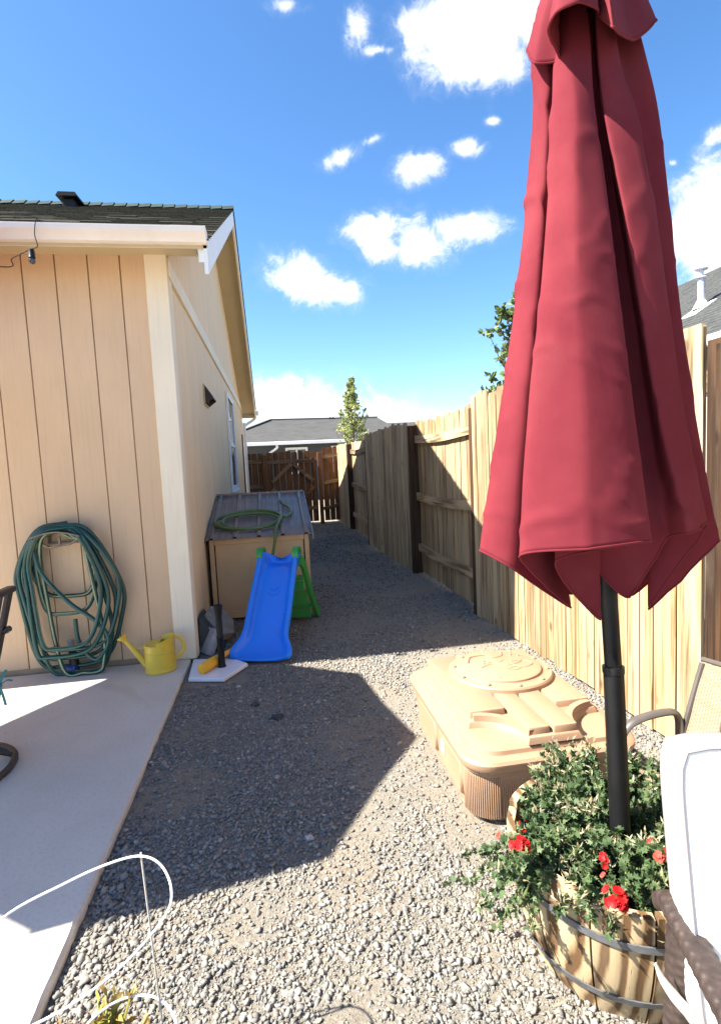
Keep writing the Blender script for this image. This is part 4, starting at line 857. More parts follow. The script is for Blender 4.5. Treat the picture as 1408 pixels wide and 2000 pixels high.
# ------------------------------------------------------------------ sandbox
def rrect(x0, x1, y0, y1, r, z, n=6):
    out = []
    for cx, cy, a0 in ((x1-r, y1-r, 0), (x0+r, y1-r, PI/2), (x0+r, y0+r, PI), (x1-r, y0+r, 1.5*PI)):
        for k in range(n+1): a = a0+PI/2*k/n; out.append(Vector((cx+r*math.cos(a), cy+r*math.sin(a), z)))
    return out
def build_sandbox():
    S = thing('sandbox', 'tan plastic sandbox with moulded plank lid and round porthole relief', 'sandbox', (.99, 2.22, GZ))
    X0, X1, Y0, Y1 = .655, 1.315, 1.775, 2.675
    m = MB(); m.rings([rrect(X0+i, X1-i, Y0+i, Y1-i, .10, z, 10) for i, z in ((.02, GZ-.005), (.012, .0), (.002, .10), (-.003, .165), (-.012, .172), (-.014, .190), (-.004, .196))], False, True, True); obj('base', m, 'tan_plastic', S, smooth=35)
    # vertical ribbing on the corners and panel frames on the long sides
    m = MB(); ring = rrect(X0+.0, X1-.0, Y0+.0, Y1-.0, .10, 0, 20)
    for i in range(42, 63):
        p = ring[i]; c = Vector((.985, 2.225, 0)); q = ring[(i+1) % len(ring)]
        if (q-p).length > .03: continue
        d = (q-p).normalized(); nn = Vector((d.y, -d.x, 0)); m.obox((p+q)/2+nn*.001+Vector((0, 0, .075)), d*.0024, nn*.004, Vector((0, 0, .08)), .0012)
    for x in np.arange(X0+.112, X0+.25, .0075): m.obox((x, Y0+.003, .075), (.0022, 0, 0), (0, .005, 0), (0, 0, .08), .0012)
    obj('corner_rib', m, 'tan_plastic', S, kind='stuff')
    for ya, yb in ((Y0+.14, Y0+.42), (Y0+.47, Y1-.14)):
        m = MB(); m.box(X0-.004, X0+.03, ya, yb, .015, .150, .008); obj('side_panel', m, 'tan_plastic', S)
    m = MB(); m.box(X0-.008, X0-.0045, 2.11, 2.15, .07, .125, .002); obj('sticker', m, 'white_plastic', S)
    m = MB()                                               # lid: skirt, rim, shoulder
    lid = [(-.022, .187), (-.026, .200), (-.026, .214), (-.018, .224), (.004, .228), (.010, .232), (.014, .247), (.026, .254), (.062, .258)]
    m.rings([rrect(X0+i, X1-i, Y0+i, Y1-i, .11, z, 10) for i, z in lid], False, False, True); L = obj('lid', m, 'tan_plastic', S, smooth=35)
    # raised deck with scooped near corners
    x0, x1, y0, y1, r = X0+.055, X1-.055, Y0+.015, Y1-.05, .17
    def deck(i, z):
        o = []; a0, a1, b0, b1 = x0+i, x1-i, y0+i, y1-i; q = r
        for k in range(9): a = k/8*PI/2; o.append(Vector((a0+q*math.sin(a)*1.0, b0+q*math.cos(a)*1.0, z)))
        for k in range(9): a = k/8*PI/2; o.append(Vector((a1-q*math.cos(a), b0+q*math.sin(a), z)))
        for k in range(5): a = k/4*PI/2; o.append(Vector((a1-.07+.07*math.cos(a), b1-.07+.07*math.sin(a), z)))
        for k in range(5): a = k/4*PI/2; o.append(Vector((a0+.07-.07*math.sin(a), b1-.07+.07*math.cos(a), z)))
        return o
    m = MB(); m.rings([deck(-.004, .257), deck(0, .272), deck(.004, .280), deck(.012, .284)], False, False, True); D = obj('lid_deck', m, 'tan_plastic', S, smooth=35)
    # planks on the deck
    def plank(xa, xb, ya, yb, z1=.312):
        m = MB(); m.rings([rrect(xa+i, xb-i, ya+i, yb-i, .008, z, 2) for i, z in ((.0, .283), (.001, z1-.008), (.003, z1-.002), (.007, z1))], False, False, True); obj('lid_plank', m, 'tan_plastic', S, smooth=35)
    xc = [x0+.012, x0+.175, x0+.275, x0+.385, x1-.012]
    plank(xc[0], xc[1]-.010, y0+.195, y1-.02); plank(xc[1], xc[2]-.010, y0+.015, y1-.015); plank(xc[2], xc[3]-.010, y0+.010, y1-.015); plank(xc[3], xc[4], y0+.195, y1-.02)
    for cx, s in ((x0, 1), (x1, -1)):                       # curved ledge round each scoop
        m = MB(); rr = []
        for k in range(9):
            a = .12+k/8*(PI/2-.2); d = Vector((math.sin(a)*s, math.cos(a), 0)); c = Vector((cx, y0, 0))
            rr.append([c+d*(r+.006)+Vector((0, 0, .28)), c+d*(r+.008)+Vector((0, 0, .305)), c+d*(r+.034)+Vector((0, 0, .305)), c+d*(r+.036)+Vector((0, 0, .28))])
        m.rings(rr, False, True, True); obj('scoop_ledge', m, 'tan_plastic', S)
    c = (1.005, 2.335, 0)
    m = MB(); m.lathe([(.242, .300), (.240, .326), (.234, .333), (.196, .334), (.190, .338), (.188, .346), (.180, .350), (.0, .353)], c, 56, (False, False)); R_ = obj('porthole_disc', m, 'tan_plastic', S, smooth=35)
    for k in range(10):
        a = k*PI/5+.3; m = MB(); m.lathe([(.012, .332), (.011, .339), (.006, .343), (.0, .344)], (c[0]+.215*math.cos(a), c[1]+.215*math.sin(a), 0), 10, (False, False)); obj('rivet', m, 'tan_plastic', R_)
    m = MB(); rr_ = random.Random(3)
    def sq(pts, r=.0042, z=.351): m.tube(smooth_path([(c[0]+x, c[1]+y, z) for x, y in pts], 6), r, 6)
    sq([(-.14, .05), (-.10, .12), (-.02, .13), (.0, .09), (.05, .10), (.07, .15)], .006); sq([(-.05, .06), (.0, .02), (.04, .05)]); sq([(-.10, -.02), (-.03, .01), (.02, -.02), (.08, -.01), (.13, .03)], .005)
    sq([(-.02, -.05), (.02, -.06), (.06, -.045), (.09, -.05)]); sq([(0.01, -.075), (.05, -.08), (.08, -.065)]); sq([(-.07, -.03), (-.065, -.09), (-.06, -.15)], .003)
    sq([(.06, .02), (.12, .02), (.15, -.03), (.10, -.06), (.06, -.03), (.065, .02)], .004)
    for x, y in ((-.07, .02), (-.055, .01), (-.04, .03), (-.06, .05), (.1, .1), (.13, .08)): m.lathe([(.008, .350), (.005, .357), (0, .358)], (c[0]+x, c[1]+y, 0), 8, (False, False))
    obj('lid_relief', m, 'tan_plastic', R_, fix=True)
    m = MB(); m.box(x0+.215, x0+.30, Y0-.024, Y0+.01, .203, .221, .003); obj('handle_slot_shade', m, 'gap_shade', S)  # dark box set in the rim as the shade of the handle recess
build_sandbox()

# ------------------------------------------------------------------ planter, plant, umbrella
BC = Vector((.862, 1.255, 0))
def br(z):
    t = (z-GZ)/.335; return .222+.066*t+.018*math.sin(t*PI)
def build_barrel():
    B = thing('barrel_planter', 'half barrel planter of pale wooden staves with grey metal hoops holding the umbrella', 'planter', BC+Vector((0, 0, GZ)))
    n = 13; rr = random.Random(9)
    for k in range(n):
        a0 = 2*PI*k/n+.06; a1 = a0+2*PI/n-.018; top = .300+rr.uniform(-.012, .014); m = MB(); rings = []
        rb = rr.uniform(-.002, .002); hh = 9
        for i in range(hh):
            z = GZ+(top-GZ)*i/(hh-1); R0 = br(z)+rb; ring = []
            for t in np.linspace(0, 1, 5): a = a0+(a1-a0)*t; ring.append(BC+Vector((R0*math.cos(a), R0*math.sin(a), z))*1.0)
            for t in np.linspace(1, 0, 3): a = a0+(a1-a0)*t; ring.append(BC+Vector(((R0-.022)*math.cos(a), (R0-.022)*math.sin(a), z)))
            rings.append(ring)
        am = (a0+a1)/2
        m.rings(rings, False, True, True); s = obj('stave', m, 'stave', B, BC+Vector((br(.1)*math.cos(am), br(.1)*math.sin(am), GZ)), smooth=30)
    for z, w in ((.225, .018), (.045, .018)):
        m = MB(); m.rings([[BC+Vector(((br(zz)+q)*math.cos(a), (br(zz)+q)*math.sin(a), zz+.004*math.sin(a*3+z*20))) for a in np.linspace(0, 2*PI, 65)[:-1]] for zz, q in ((z-w/2, .0005), (z-w/2, .0045), (z+w/2, .0045), (z+w/2, .0005))], True); obj('hoop', m, 'grey_metal', B, smooth=30)
    m = MB(); m.lathe([(.0, .235), (.12, .24), (br(.22)-.024, .225)], BC, 32, (False, False)); obj('soil', m, 'soil', B)
build_barrel()

def leaves_on(stems, nper, lsize, tmpl=LEAF_V, tf=LEAF_F, spread=.9):
    """stems: list of polylines; returns V,F of leaves along them"""
    P, D = [], []
    for st in stems:
        st = np.array(st); seg = np.diff(st, axis=0)
        k = nper
        t = rng.uniform(.12, 1.0, k)*(len(seg)); i = np.minimum(t.astype(int), len(seg)-1); f = t-i
        p = st[i]+seg[i]*f[:, None]; d = seg[i]/np.linalg.norm(seg[i], axis=1)[:, None]
        dd = d*.35+rng.normal(size=(k, 3))*spread; dd[:, 2] += .15; P.append(p); D.append(dd)
    P = np.concatenate(P); D = np.concatenate(D); n = len(P)
    return scatter(tmpl, tf, P, frames(D), lsize*rng.uniform(.6, 1.25, n))
def build_plant():
    T = thing('flowering_plant', 'bushy green verbena with red blooms and cream seedheads filling the barrel', 'plant', BC+Vector((0, 0, .24)))
    stems = []; tips = []
    for k in range(330):
        a = rng.uniform(0, 2*PI); rr = .30*math.sqrt(rng.uniform(0, 1))
        if 1.9 < a < 3.7: rr *= .74
        base = np.array([BC.x+rr*.62*math.cos(a), BC.y+rr*.62*math.sin(a), .235])
        back = math.sin(a)*rr/.30; h = .125+.055*back-.035*(rr/.30)**2+rng.uniform(-.03, .025)
        if rr > .25 and math.sin(a) < -.1: h *= .7
        tip = np.array([BC.x+rr*1.10*math.cos(a), BC.y+rr*1.10*math.sin(a), .235+h*.92]); mid = (base+tip)/2+np.array([0, 0, .03])
        stems.append([base, mid, tip]); tips.append((tip, tip-mid))
    # a sprawl over the left rim, another over the front right
    for cx, cy, cz, n in ((.56, 1.20, .295, 26), (.505, 1.185, .265, 20), (.86, 1.01, .325, 14), (.98, 1.03, .32, 16), (.76, 1.03, .325, 8), (.67, 1.12, .32, 8)):
        for k in range(n):
            tip = np.array([cx, cy, cz])+rng.normal(size=3)*np.array([.045, .05, .045]); base = np.array([BC.x+(cx-BC.x)*.55, BC.y+(cy-BC.y)*.55, .25])
            mid = (base+tip)/2+np.array([0, 0, .06]); stems.append([base, mid, tip]); tips.append((tip, tip-mid))
    # near the pole the foliage stays open
    V, F = leaves_on(stems, 58, .0188, LOBE_V, LOBE_F)
    keep = np.ones(len(F)//12, bool); cen = V.reshape(-1, 13, 3).mean(1)
    px, py = .853, 1.222
    keep &= np.hypot(cen[:, 0]-px, cen[:, 1]-py) > .035
    for (x, y, z, r, n, mt) in FLOWERS: keep &= np.linalg.norm(cen-np.array([x, y, z]), axis=1) > r*1.25
    Vk = V.reshape(-1, 13, 3)[keep].reshape(-1, 3); n = keep.sum(); Fk = (np.array(LOBE_F)[None]+(np.arange(n)*13)[:, None, None]).reshape(-1, 3)
    fast('foliage', Vk, Fk, 'leaf', T, tuple(BC), kind='stuff')
    m = MB()
    for s in stems[::2]: m.tube(s, .0022, 4, caps=False)
    obj('stems', m, 'stem', T, kind='stuff', fix=False)
    # cream dried flower heads at many tips
    P, D = [], []
    for tip, d in tips:
        if rng.random() < .40:
            k = rng.integers(7, 14); P.append(np.repeat(tip[None], k, 0)+rng.normal(size=(k, 3))*.007+np.array([0, 0, .006])); D.append(rng.normal(size=(k, 3))+np.array([0, 0, .9]))
    P = np.concatenate(P); D = np.concatenate(D)
    NV = [(0, 0, 0), (.12, .5, 0), (.02, 1, .1), (-.12, .5, 0)]; NF = [(0, 1, 2), (0, 2, 3)]
    V, F = scatter(NV, NF, P, frames(D), .022*rng.uniform(.6, 1.2, len(P))); fast('seedheads', V, F, 'seed', T, tuple(BC), kind='stuff')
    # red flower clusters
    PV = [(0, 0, 0), (.42, .45, .1), (.40, .85, .12), (.12, 1.0, .08), (0, .9, .06), (-.12, 1.0, .08), (-.40, .85, .12), (-.42, .45, .1), (0, .5, .03)]; PF = [(i, (i+1) % 8, 8) for i in range(8)]
    for (x, y, z, r, n, mt) in FLOWERS:
        c = np.array([x, y, z]); P, D = [], []
        for k in range(n):
            d = rng.normal(size=3)*.75+np.array([-.35, -.75, .9]); d /= np.linalg.norm(d); p = c+d*r*rng.uniform(.65, 1); a = rng.normal(size=3); t1 = np.cross(d, a); t1 /= np.linalg.norm(t1); t2 = np.cross(d, t1)
            for q in range(5):
                th = q*2*PI/5; e = t1*math.cos(th)+t2*math.sin(th); P.append(p); D.append(np.stack([np.cross(e+d*.25, d), e+d*.25, d], -1))
        D = np.array(D); V, F = scatter(PV, PF, np.array(P), D, r*.42*np.ones(len(P))); fast('flower_cluster', V, F, mt, T, (x, y, z))
FLOWERS=[(0.539,1.160,0.376,0.026,11,'petal'),(0.577,1.215,0.385,0.014,4,'petal'),(0.505,1.196,0.385,0.012,4,'petal_dull'),(0.688,1.047,0.399,0.018,7,'petal'),(0.670,1.018,0.389,0.01,3,'petal_dull'),(0.819,1.026,0.407,0.02,6,'petal_dull'),(0.812,1.059,0.419,0.01,3,'petal_dull'),(0.680,0.988,0.357,0.027,12,'petal')]
build_plant()

def closed_umbrella():
    U = thing('patio_umbrella', 'closed maroon patio umbrella on a black pole in the barrel planter', 'umbrella', POLE[0])
    def loft(curves, nlev, nseg, name, mat, crease=True):
        cs = []
        for c in curves:
            sp = smooth_path(c, 10); d = [0]
            for a, b in zip(sp, sp[1:]): d.append(d[-1]+(b-a).length)
            pts = []; j = 0
            for k in range(nlev):
                t = d[-1]*k/(nlev-1)
                while j < len(d)-2 and d[j+1] < t: j += 1
                f = (t-d[j])/max(1e-9, d[j+1]-d[j]); pts.append(sp[j].lerp(sp[j+1], f))
            cs.append(pts)
        rows = []; n = len(cs)
        for k in range(nlev):
            row = []
            for i in range(n):
                p0, p1, p2, p3 = (cs[(i+q) % n][k] for q in (-1, 0, 1, 2)); T = .72   # tighter than Catmull-Rom: folds stay crisp
                for s in range(nseg):
                    t = s/nseg; m1 = (p2-p0)*.5*(1-T*.45); m2 = (p3-p1)*.5*(1-T*.45)
                    q = (2*t**3-3*t*t+1)*p1+(t**3-2*t*t+t)*m1+(-2*t**3+3*t*t)*p2+(t**3-t*t)*m2
                    w = noise.noise(Vector((q.x*7, q.y*7, q.z*1.6)))*.006+noise.noise(Vector((q.x*16+3, q.y*16, q.z*5)))*.002
                    for fr, am, of in ((3.6, .0075, 0), (7.0, .0042, 9)):      # sharp little creases from being folded
                        e = abs(noise.noise(Vector((q.x*fr+of, q.y*fr, q.z*fr*.9+q.x*2)))); mk = max(0, noise.noise(Vector((q.x*3, q.y*3+of, q.z*2.2)))+.2)
                        w += am*max(0, 1-e*10)*min(1, mk*3.5)
                    dr = Vector((q.x-.87, q.y-1.28, 0)); dr = dr.normalized() if dr.length > .02 else Vector((0, 0, 0))
                    row.append(q+dr*w*min(1, k/18))
            rows.append(row)
        m = MB(); m.rings(rows, loop=True)
        o = obj(name, m, mat, U, smooth=75, fix=True); md = o.modifiers.new('cloth', 'SOLIDIFY'); md.thickness = .0016; md.offset = 0
        # hem: a thin doubled edge
        hm = MB(); hm.tube(rows[-1], .0028, 6, closed=True); obj('hem', hm, mat, o)
    loft(CANOPY, 150, 9, 'canopy', 'canvas'); loft(FLAP, 40, 8, 'vent_flap', 'canvas')
    a, b, c, d = map(Vector, POLE)
    m = MB(); m.tube([a+(a-b).normalized()*.1, a, b], .0258, 24); obj('lower_pole', m, 'black_metal', U)
    m = MB(); m.tube([b-(b-a).normalized()*.012, b+(b-a).normalized()*.006], .0275, 24); obj('pole_collar', m, 'black_plastic', U)
    ax = (d-b).normalized(); m = MB(); m.tube([b, c, b+ax*2.1], .0215, 24); obj('upper_pole', m, 'black_metal', U)
    m = MB(); m.tube([b+ax*1.98, b+ax*2.06, b+ax*2.10, b+ax*2.16], [.05, .05, .02, .012], 16); obj('finial', m, 'black_plastic', U)
    for k in range(8):
        a_ = k*PI/4+.2; e = Vector((math.cos(a_), math.sin(a_), 0)); m = MB(); p = b+ax*1.96+e*.03; q = b+ax*.5+e*.030; m.bar(p, q, .007, .010, (e.x, e.y, .01)); obj('rib', m, 'black_metal', U)
closed_umbrella()

# ------------------------------------------------------------------ chairs
def woven_tube(path, w, h, n=24, per=.009, amp=.0009, steps=None):
    """flattened tube of interlaced wicker strands: relief alternates like a basket weave"""
    P = smooth_path(path, 8); L = [0]
    for a, b in zip(P, P[1:]): L.append(L[-1]+(b-a).length)
    N = max(12, int(L[-1]/(per/4))); rr = []; j = 0; prev = None
    for i in range(N+1):
        t = L[-1]*i/N
        while j < len(L)-2 and L[j+1] < t: j += 1
        f = (t-L[j])/max(1e-9, L[j+1]-L[j]); p = P[j].lerp(P[j+1], f); d = (P[min(j+1, len(P)-1)]-P[max(j-0, 0)]).normalized()
        u = Vector((0, 0, 1)) if prev is None and abs(d.z) < .8 else (prev if prev is not None else Vector((1, 0, 0)))
        u = (u-d*u.dot(d)).normalized(); prev = u; s = d.cross(u); ring = []; row = int(t/per)
        for k in range(n):
            a = 2*PI*k/n; c, sn = math.cos(a), math.sin(a); e = (abs(c)**3.2+abs(sn)**3.2)**(-1/3.2)
            wv = (math.sin(PI*((t/per) % 1))**.6)*(1 if (row+(k+1)//3) % 2 else -.6)
            ring.append(p+u*c*e*(h/2+amp*wv)+s*sn*e*(w/2+amp*wv))
        rr.append(ring)
    m = MB(); m.rings(rr, False, True, True); return m
def cushion(name, c, ax, ay, az, hx, hy, hz, parent, puff=.07, n=14):
    """soft box: ax,ay in the cushion plane, az its thickness; returns (object, piping path)"""
    ax, ay, az, c = map(Vector, (ax, ay, az, c)); V = []; F = []
    def P(u, v, s):
        e = (1-abs(u)**4)*(1-abs(v)**4); k = 1-.045*(abs(u)**8)*(abs(v)**8)
        return c+ax*u*hx*k+ay*v*hy*k+az*s*hz*(.78+puff*e)
    m = MB()
    for s in (-1, 1):
        g = [[P(-1+2*i/n, -1+2*j/n, s) for i in range(n+1)] for j in range(n+1)]; m.rings(g, loop=False)
    b = [(-1+2*i/n, -1) for i in range(n)]+[(1, -1+2*i/n) for i in range(n)]+[(1-2*i/n, 1) for i in range(n)]+[(-1, 1-2*i/n) for i in range(n)]
    rr = []
    for s, q in ((-1, 1), (-.6, 1.012), (0, 1.018), (.6, 1.012), (1, 1)): rr.append([c+(P(u, v, 1)+P(u, v, -1)-2*c)/2*q+(P(u, v, 1)-P(u, v, -1))/2*s for u, v in b])
    m.rings(rr); o = obj(name, m, 'cushion', parent, c, smooth=50)
    for s in (1, -1):
        pm = MB(); pm.tube([P(u, v, s)+az*s*.001 for u, v in b], .0022, 6, closed=True); obj('piping', pm, 'piping', o)
    return o
def build_wicker_chair():
    A = Vector((.634, .758, -.015)); f = Vector((-.30, -.954, 0)); s = Vector((.954, -.30, 0)); Z = Vector((0, 0, 1))
    def P(b, a, z): return A+s*a+f*b+Z*z
    T = thing('wicker_armchair', 'dark brown wicker armchair with white cushions beside the barrel planter', 'armchair', P(.3, .33, GZ))
    for a in (0, .66):
        obj('arm', woven_tube([P(-.045, a, .535), P(-.02, a, .556), P(.05, a, .560), P(.25, a, .560), P(.46, a, .555), P(.56, a, .53)], .044, .030), 'wicker', T, smooth=60)
        obj('leg', woven_tube([P(.02, a+.004, .538), P(.015, a, .30), P(.0, a, GZ+.005)], .046, .046), 'wicker', T, smooth=60)
        obj('leg', woven_tube([P(.53, a, .53), P(.54, a, .30), P(.55, a, GZ+.005)], .046, .046), 'wicker', T, smooth=60)
        obj('side_rail', woven_tube([P(.02, a+.002, .285), P(.53, a+.002, .285)], .03, .05), 'wicker', T, smooth=60)
    obj('back_frame', woven_tube([P(.0, .085, .28), P(-.075, .085, .55), P(-.115, .13, .72), P(-.12, .33, .735), P(-.115, .53, .72), P(-.075, .575, .55), P(.0, .575, .28)], .035, .035), 'wicker', T, smooth=60)
    m = MB(); m.obox(P(-.06, .33, .50), s*.225, f*.006, (Z*.20-f*.07), .003); obj('back_panel', m, 'wicker', T)
    m = MB(); m.obox(P(.27, .33, .285), s*.30, f*.25, Z*.018, .004); obj('seat_panel', m, 'wicker', T)
    up = (Z*.95-f*.22).normalized(); nn = (f*.95+Z*.22).normalized()
    bc = tag(cushion('back_cushion', P(.012, .303, .618), s, up, nn, .302, .232, .055, None), 'white back cushion with thin grey piping upright in the wicker armchair', 'cushion')
    scn = tag(cushion('seat_cushion', P(.30, .33, .36), s, f, Z, .285, .255, .055, None), 'white seat cushion lying flat under the arm of the wicker armchair', 'cushion')
    m = MB(); m.tube(smooth_path([P(.05, -.052, .505), P(.060, -.042, .482), P(.072, -.012, .448), P(.082, .03, .425), P(.10, .08, .41)], 6), [.003+.007*min(1, k/9) for k in range(25)], 10, flat=.42); obj('tie', m, 'cloth_white', scn, smooth=70)
    m = MB(); m.tube([P(.06, -.03, .46), P(.07, .0, .425), P(.08, .03, .395), P(.10, .06, .37)], [.006, .011, .014, .012], 8, flat=.5); obj('tie', m, 'cloth_white', scn, smooth=70)
build_wicker_chair()

def build_sling_chair():

    T = thing('sling_chair', 'low tan mesh sling chair with brown metal arm between planter and fence', 'chair', (1.3, 1.4, GZ))
    y1, y0 = 1.72, 1.30; r = .0125
    for y in (y1, y0):
        m = MB(); m.tube(smooth_path([(1.10, y, GZ+.01), (1.15, y, .16), (1.16, y, .26), (1.19, y, .318), (1.26, y, .345), (1.36, y, .352), (1.395, y, .332), (1.405, y, .28), (1.405, y, .17)], 6), r, 10, flat=1.5); obj('arm', m, 'brown_tube', T)
        m = MB(); m.tube(smooth_path([(1.13, y-.01, .16), (1.28, y-.01, .13), (1.37, y-.01, .15), (1.425, y-.01, .32), (1.49, y-.01, .53)], 6), .010, 8); obj('seat_frame', m, 'brown_tube', T)
        m = MB(); m.tube(smooth_path([(1.42, y+.012, .16), (1.50, y+.012, .05), (1.56, y+.012, GZ+.01)], 4), r, 8); obj('rear_leg', m, 'brown_tube', T)
    m = MB(); rr = []
    pr = smooth_path([(1.13, 0, .165), (1.22, 0, .15), (1.30, 0, .142), (1.41, 0, .155)], 5)
    for p in pr: rr.append([Vector((p.x, y0+(y1-y0)*t, p.z-.02*math.sin(t*PI))) for t in np.linspace(0, 1, 9)])
    m.rings(rr, loop=False); o = obj('seat_sling', m, 'sling', T); o.modifiers.new('t', 'SOLIDIFY').thickness = .003
    m = MB(); rr = []
    pr = smooth_path([(1.375, 0, .165), (1.40, 0, .23), (1.43, 0, .32), (1.46, 0, .43), (1.50, 0, .545)], 5)
    for p in pr: rr.append([Vector((p.x+.02*math.sin(t*PI), y0+(y1-y0)*t, p.z+.012*math.sin(t*PI))) for t in np.linspace(0, 1, 9)])
    m.rings(rr, loop=False); o = obj('back_sling', m, 'sling', T); o.modifiers.new('t', 'SOLIDIFY').thickness = .003
    m = MB(); m.tube([(1.50, y0, .54), (1.522, (y0+y1)/2, .557), (1.50, y1, .54)], .010, 8); obj('top_rail', m, 'brown_tube', T)
build_sling_chair()
for o_ in list(COL.objects):
    if o_.name == 'sling_chair': o_.location.x += .045

def metal_chair(o, label, ring):
    o = Vector(o); T = thing('patio_chair', label, 'chair', o)
    def P(x, y, z): return o+Vector((x, y, z))
    for y in (-.27, .27):
        m = MB(); m.bar(P(.17, y, .38), P(.285, y, .80), .022, .045, (0, 1, 0), .005); obj('back_post', m, 'dark_metal', T)
        m = MB(); m.tube(smooth_path([P(-.26, y, .40), P(-.27, y, .60), P(-.20, y, .635), P(.05, y, .63), P(.225, y, .60), P(.268, y, .612)], 6), .015, 8, flat=1.4); obj('arm', m, 'dark_metal', T)
        if not ring:
            for xa, xb in ((-.26, -.29), (.17, .02)):
                m = MB(); m.bar(P(xa, y, .40), P(xb, y, .0), .022, .04, (0, 1, 0), .004); obj('leg', m, 'dark_metal', T)
    m = MB(); m.bar(P(.288, -.29, .805), P(.288, .29, .805), .045, .03, (0, 0, 1), .007); obj('top_rail', m, 'dark_metal', T)
    for k in range(9):
        y = -.21+.42*k/8; m = MB(); m.bar(P(.18, y, .40), P(.278, y, .79), .006, .018, (0, 1, 0), .001); obj('back_slat', m, 'dark_metal', T)
    m = MB(); m.box(o.x-.27, o.x+.20, o.y-.25, o.y+.25, o.z+.37, o.z+.40, .008); obj('seat', m, 'dark_metal', T)
    if ring:
        m = MB(); c = P(.035, .05, .016); m.tube([c+Vector((.27*math.cos(a), .27*math.sin(a), 0)) for a in np.linspace(0, 2*PI, 41)[:-1]], .016, 10, closed=True); obj('swivel_ring', m, 'dark_metal', T)
        m = MB()
        for k in range(4): a = k*PI/2+.5; m.tube([c+Vector((.265*math.cos(a), .265*math.sin(a), .0)), c+Vector((.1*math.cos(a), .1*math.sin(a), .10)), c+Vector((0, 0, .16))], .012, 8)
        obj('swivel_leg', m, 'dark_metal', T); m = MB(); m.tube([c+Vector((0, 0, .1)), c+Vector((0, 0, .36))], .03, 12); obj('swivel_post', m, 'dark_metal', T)
    return T
metal_chair((-1.585, 2.53, 0), 'dark metal swivel patio chair whose back corner and base ring show at the left edge', True)
def build_ribbon():
    m = MB(); c = Vector((-1.365, 2.745, .20))
    for k, (dx, dy, dz) in enumerate(((.02, .0, -.10), (-.02, .02, -.09), (.055, .01, .015), (-.03, 0, .05), (.035, .01, .07))):
        m.tube(smooth_path([c+Vector((0, 0, .15)), c+Vector((dx*.6, dy, .15+dz*.6+.01)), c+Vector((dx, dy, .15+dz))], 4), .007, 6, flat=.4)
    m.lathe([(.004, -.015), (.014, -.006), (.014, .006), (.004, .015)], c+Vector((0, 0, .15)), 10)
    tag(obj('ribbon', m, 'teal', None, c), 'teal ribbon knotted on the leg of the dark metal chair', 'ribbon')
build_ribbon()

def build_open_umbrella():
    cx, cy, zr = -2.455, 2.565, 2.18; U = thing('open_umbrella', 'open octagonal patio umbrella standing over the patio left of the view', 'umbrella', (cx, cy, 0))
    m = MB(); m.lathe([(.25, 0), (.25, .04), (.08, .09), (.03, .25)], (cx, cy, .0), 28, (True, True)); obj('stand', m, 'dark_metal', U)
    m = MB(); m.tube([(cx, cy, .2), (cx, cy, zr+.42)], .019, 12); obj('pole', m, 'black_metal', U)
    Rm = 1.15; n = 8; top = Vector((cx, cy, zr+.40)); rows = []
    for i in range(9):
        t = i/8; row = []
        for k in range(n*6):
            a = (k/6)*PI/4-R(13); q = (k % 6)/6; ap = math.cos(PI/8)/math.cos((q-.5)*PI/4); rr_ = Rm*t*ap
            row.append(Vector((cx+rr_*math.cos(a), cy+rr_*math.sin(a), zr+.40*(1-t)**1.0*(1-.12*t)+.0*q-.02*t*(1-abs(2*q-1)))))
        rows.append(row)
    m = MB(); m.rings(rows); o = obj('canopy', m, 'canvas', U, smooth=30); o.modifiers.new('t', 'SOLIDIFY').thickness = .002
    for k in range(8):
        a = k*PI/4-R(13); m = MB(); m.bar(top-Vector((0, 0, .03)), (cx+Rm*math.cos(a), cy+Rm*math.sin(a), zr-.02), .012, .014); obj('rib', m, 'black_metal', U)
build_open_umbrella()

# ------------------------------------------------------------------ plant cage, bottom left
def build_cage():
    T = thing('plant_cage', 'white coated wire plant cage leaning over the patio edge', 'plant cage', (-.42, 1.06, GZ))
    m = MB(); m.tube(smooth_path(CAGE+[(-.56, .93, .38), (-.66, 1.03, .39)], 7, True), .0024, 8, closed=True); obj('top_ring', m, 'wire', T)
    c2 = Vector((-.392, 1.09, .115)); m = MB(); m.tube([c2+Vector((.115*math.cos(a), .115*math.sin(a), .02*math.sin(a))) for a in np.linspace(0, 2*PI, 33)[:-1]], .0027, 8, closed=True); obj('lower_ring', m, 'wire', T)
    a = Vector(CAGE[3]); 
    for p, q in ((a+Vector((0, .003, .006)), Vector((-.322, 1.175, GZ))), (Vector((-.50, .915, .40)), Vector((-.44, .99, GZ)))):
        m = MB(); m.tube([p, (p+q)/2, q], .0022, 6); obj('stake_wire', m, 'wire_grey', T)
    S = thing('withered_plant', 'withered yellow and brown leafy plant inside the white wire cage', 'plant', (-.40, 1.09, GZ)); stems = []; st2 = []
    for k in range(26):
        a = rng.uniform(0, 2*PI); tip = np.array([-.43+.10*math.cos(a), 1.12+.10*math.sin(a), rng.uniform(.06, .15)]); b = np.array([-.43, 1.12, GZ]); (stems if k % 3 else st2).append([b, (b+tip)/2+np.array([0, 0, .03]), tip])
    for nm, st, mt in (('dry_leaves', stems, 'leaf_dry'), ('yellow_leaves', st2, 'leaf_yellow')):
        V, F = leaves_on(st, 14, .040, [(x*.5, y, z+.35*y*y*(1 if i % 2 else -.4)) for i, (x, y, z) in enumerate(LEAF_V)], LEAF_F); fast(nm, V, F, mt, S, (-.40, 1.09, GZ), kind='stuff')
    m = MB()
    for s in stems+st2: m.tube(smooth_path(s, 3), .003, 5, caps=False)
    obj('stems', m, 'leaf_yellow', S, kind='stuff', fix=False)
build_cage()

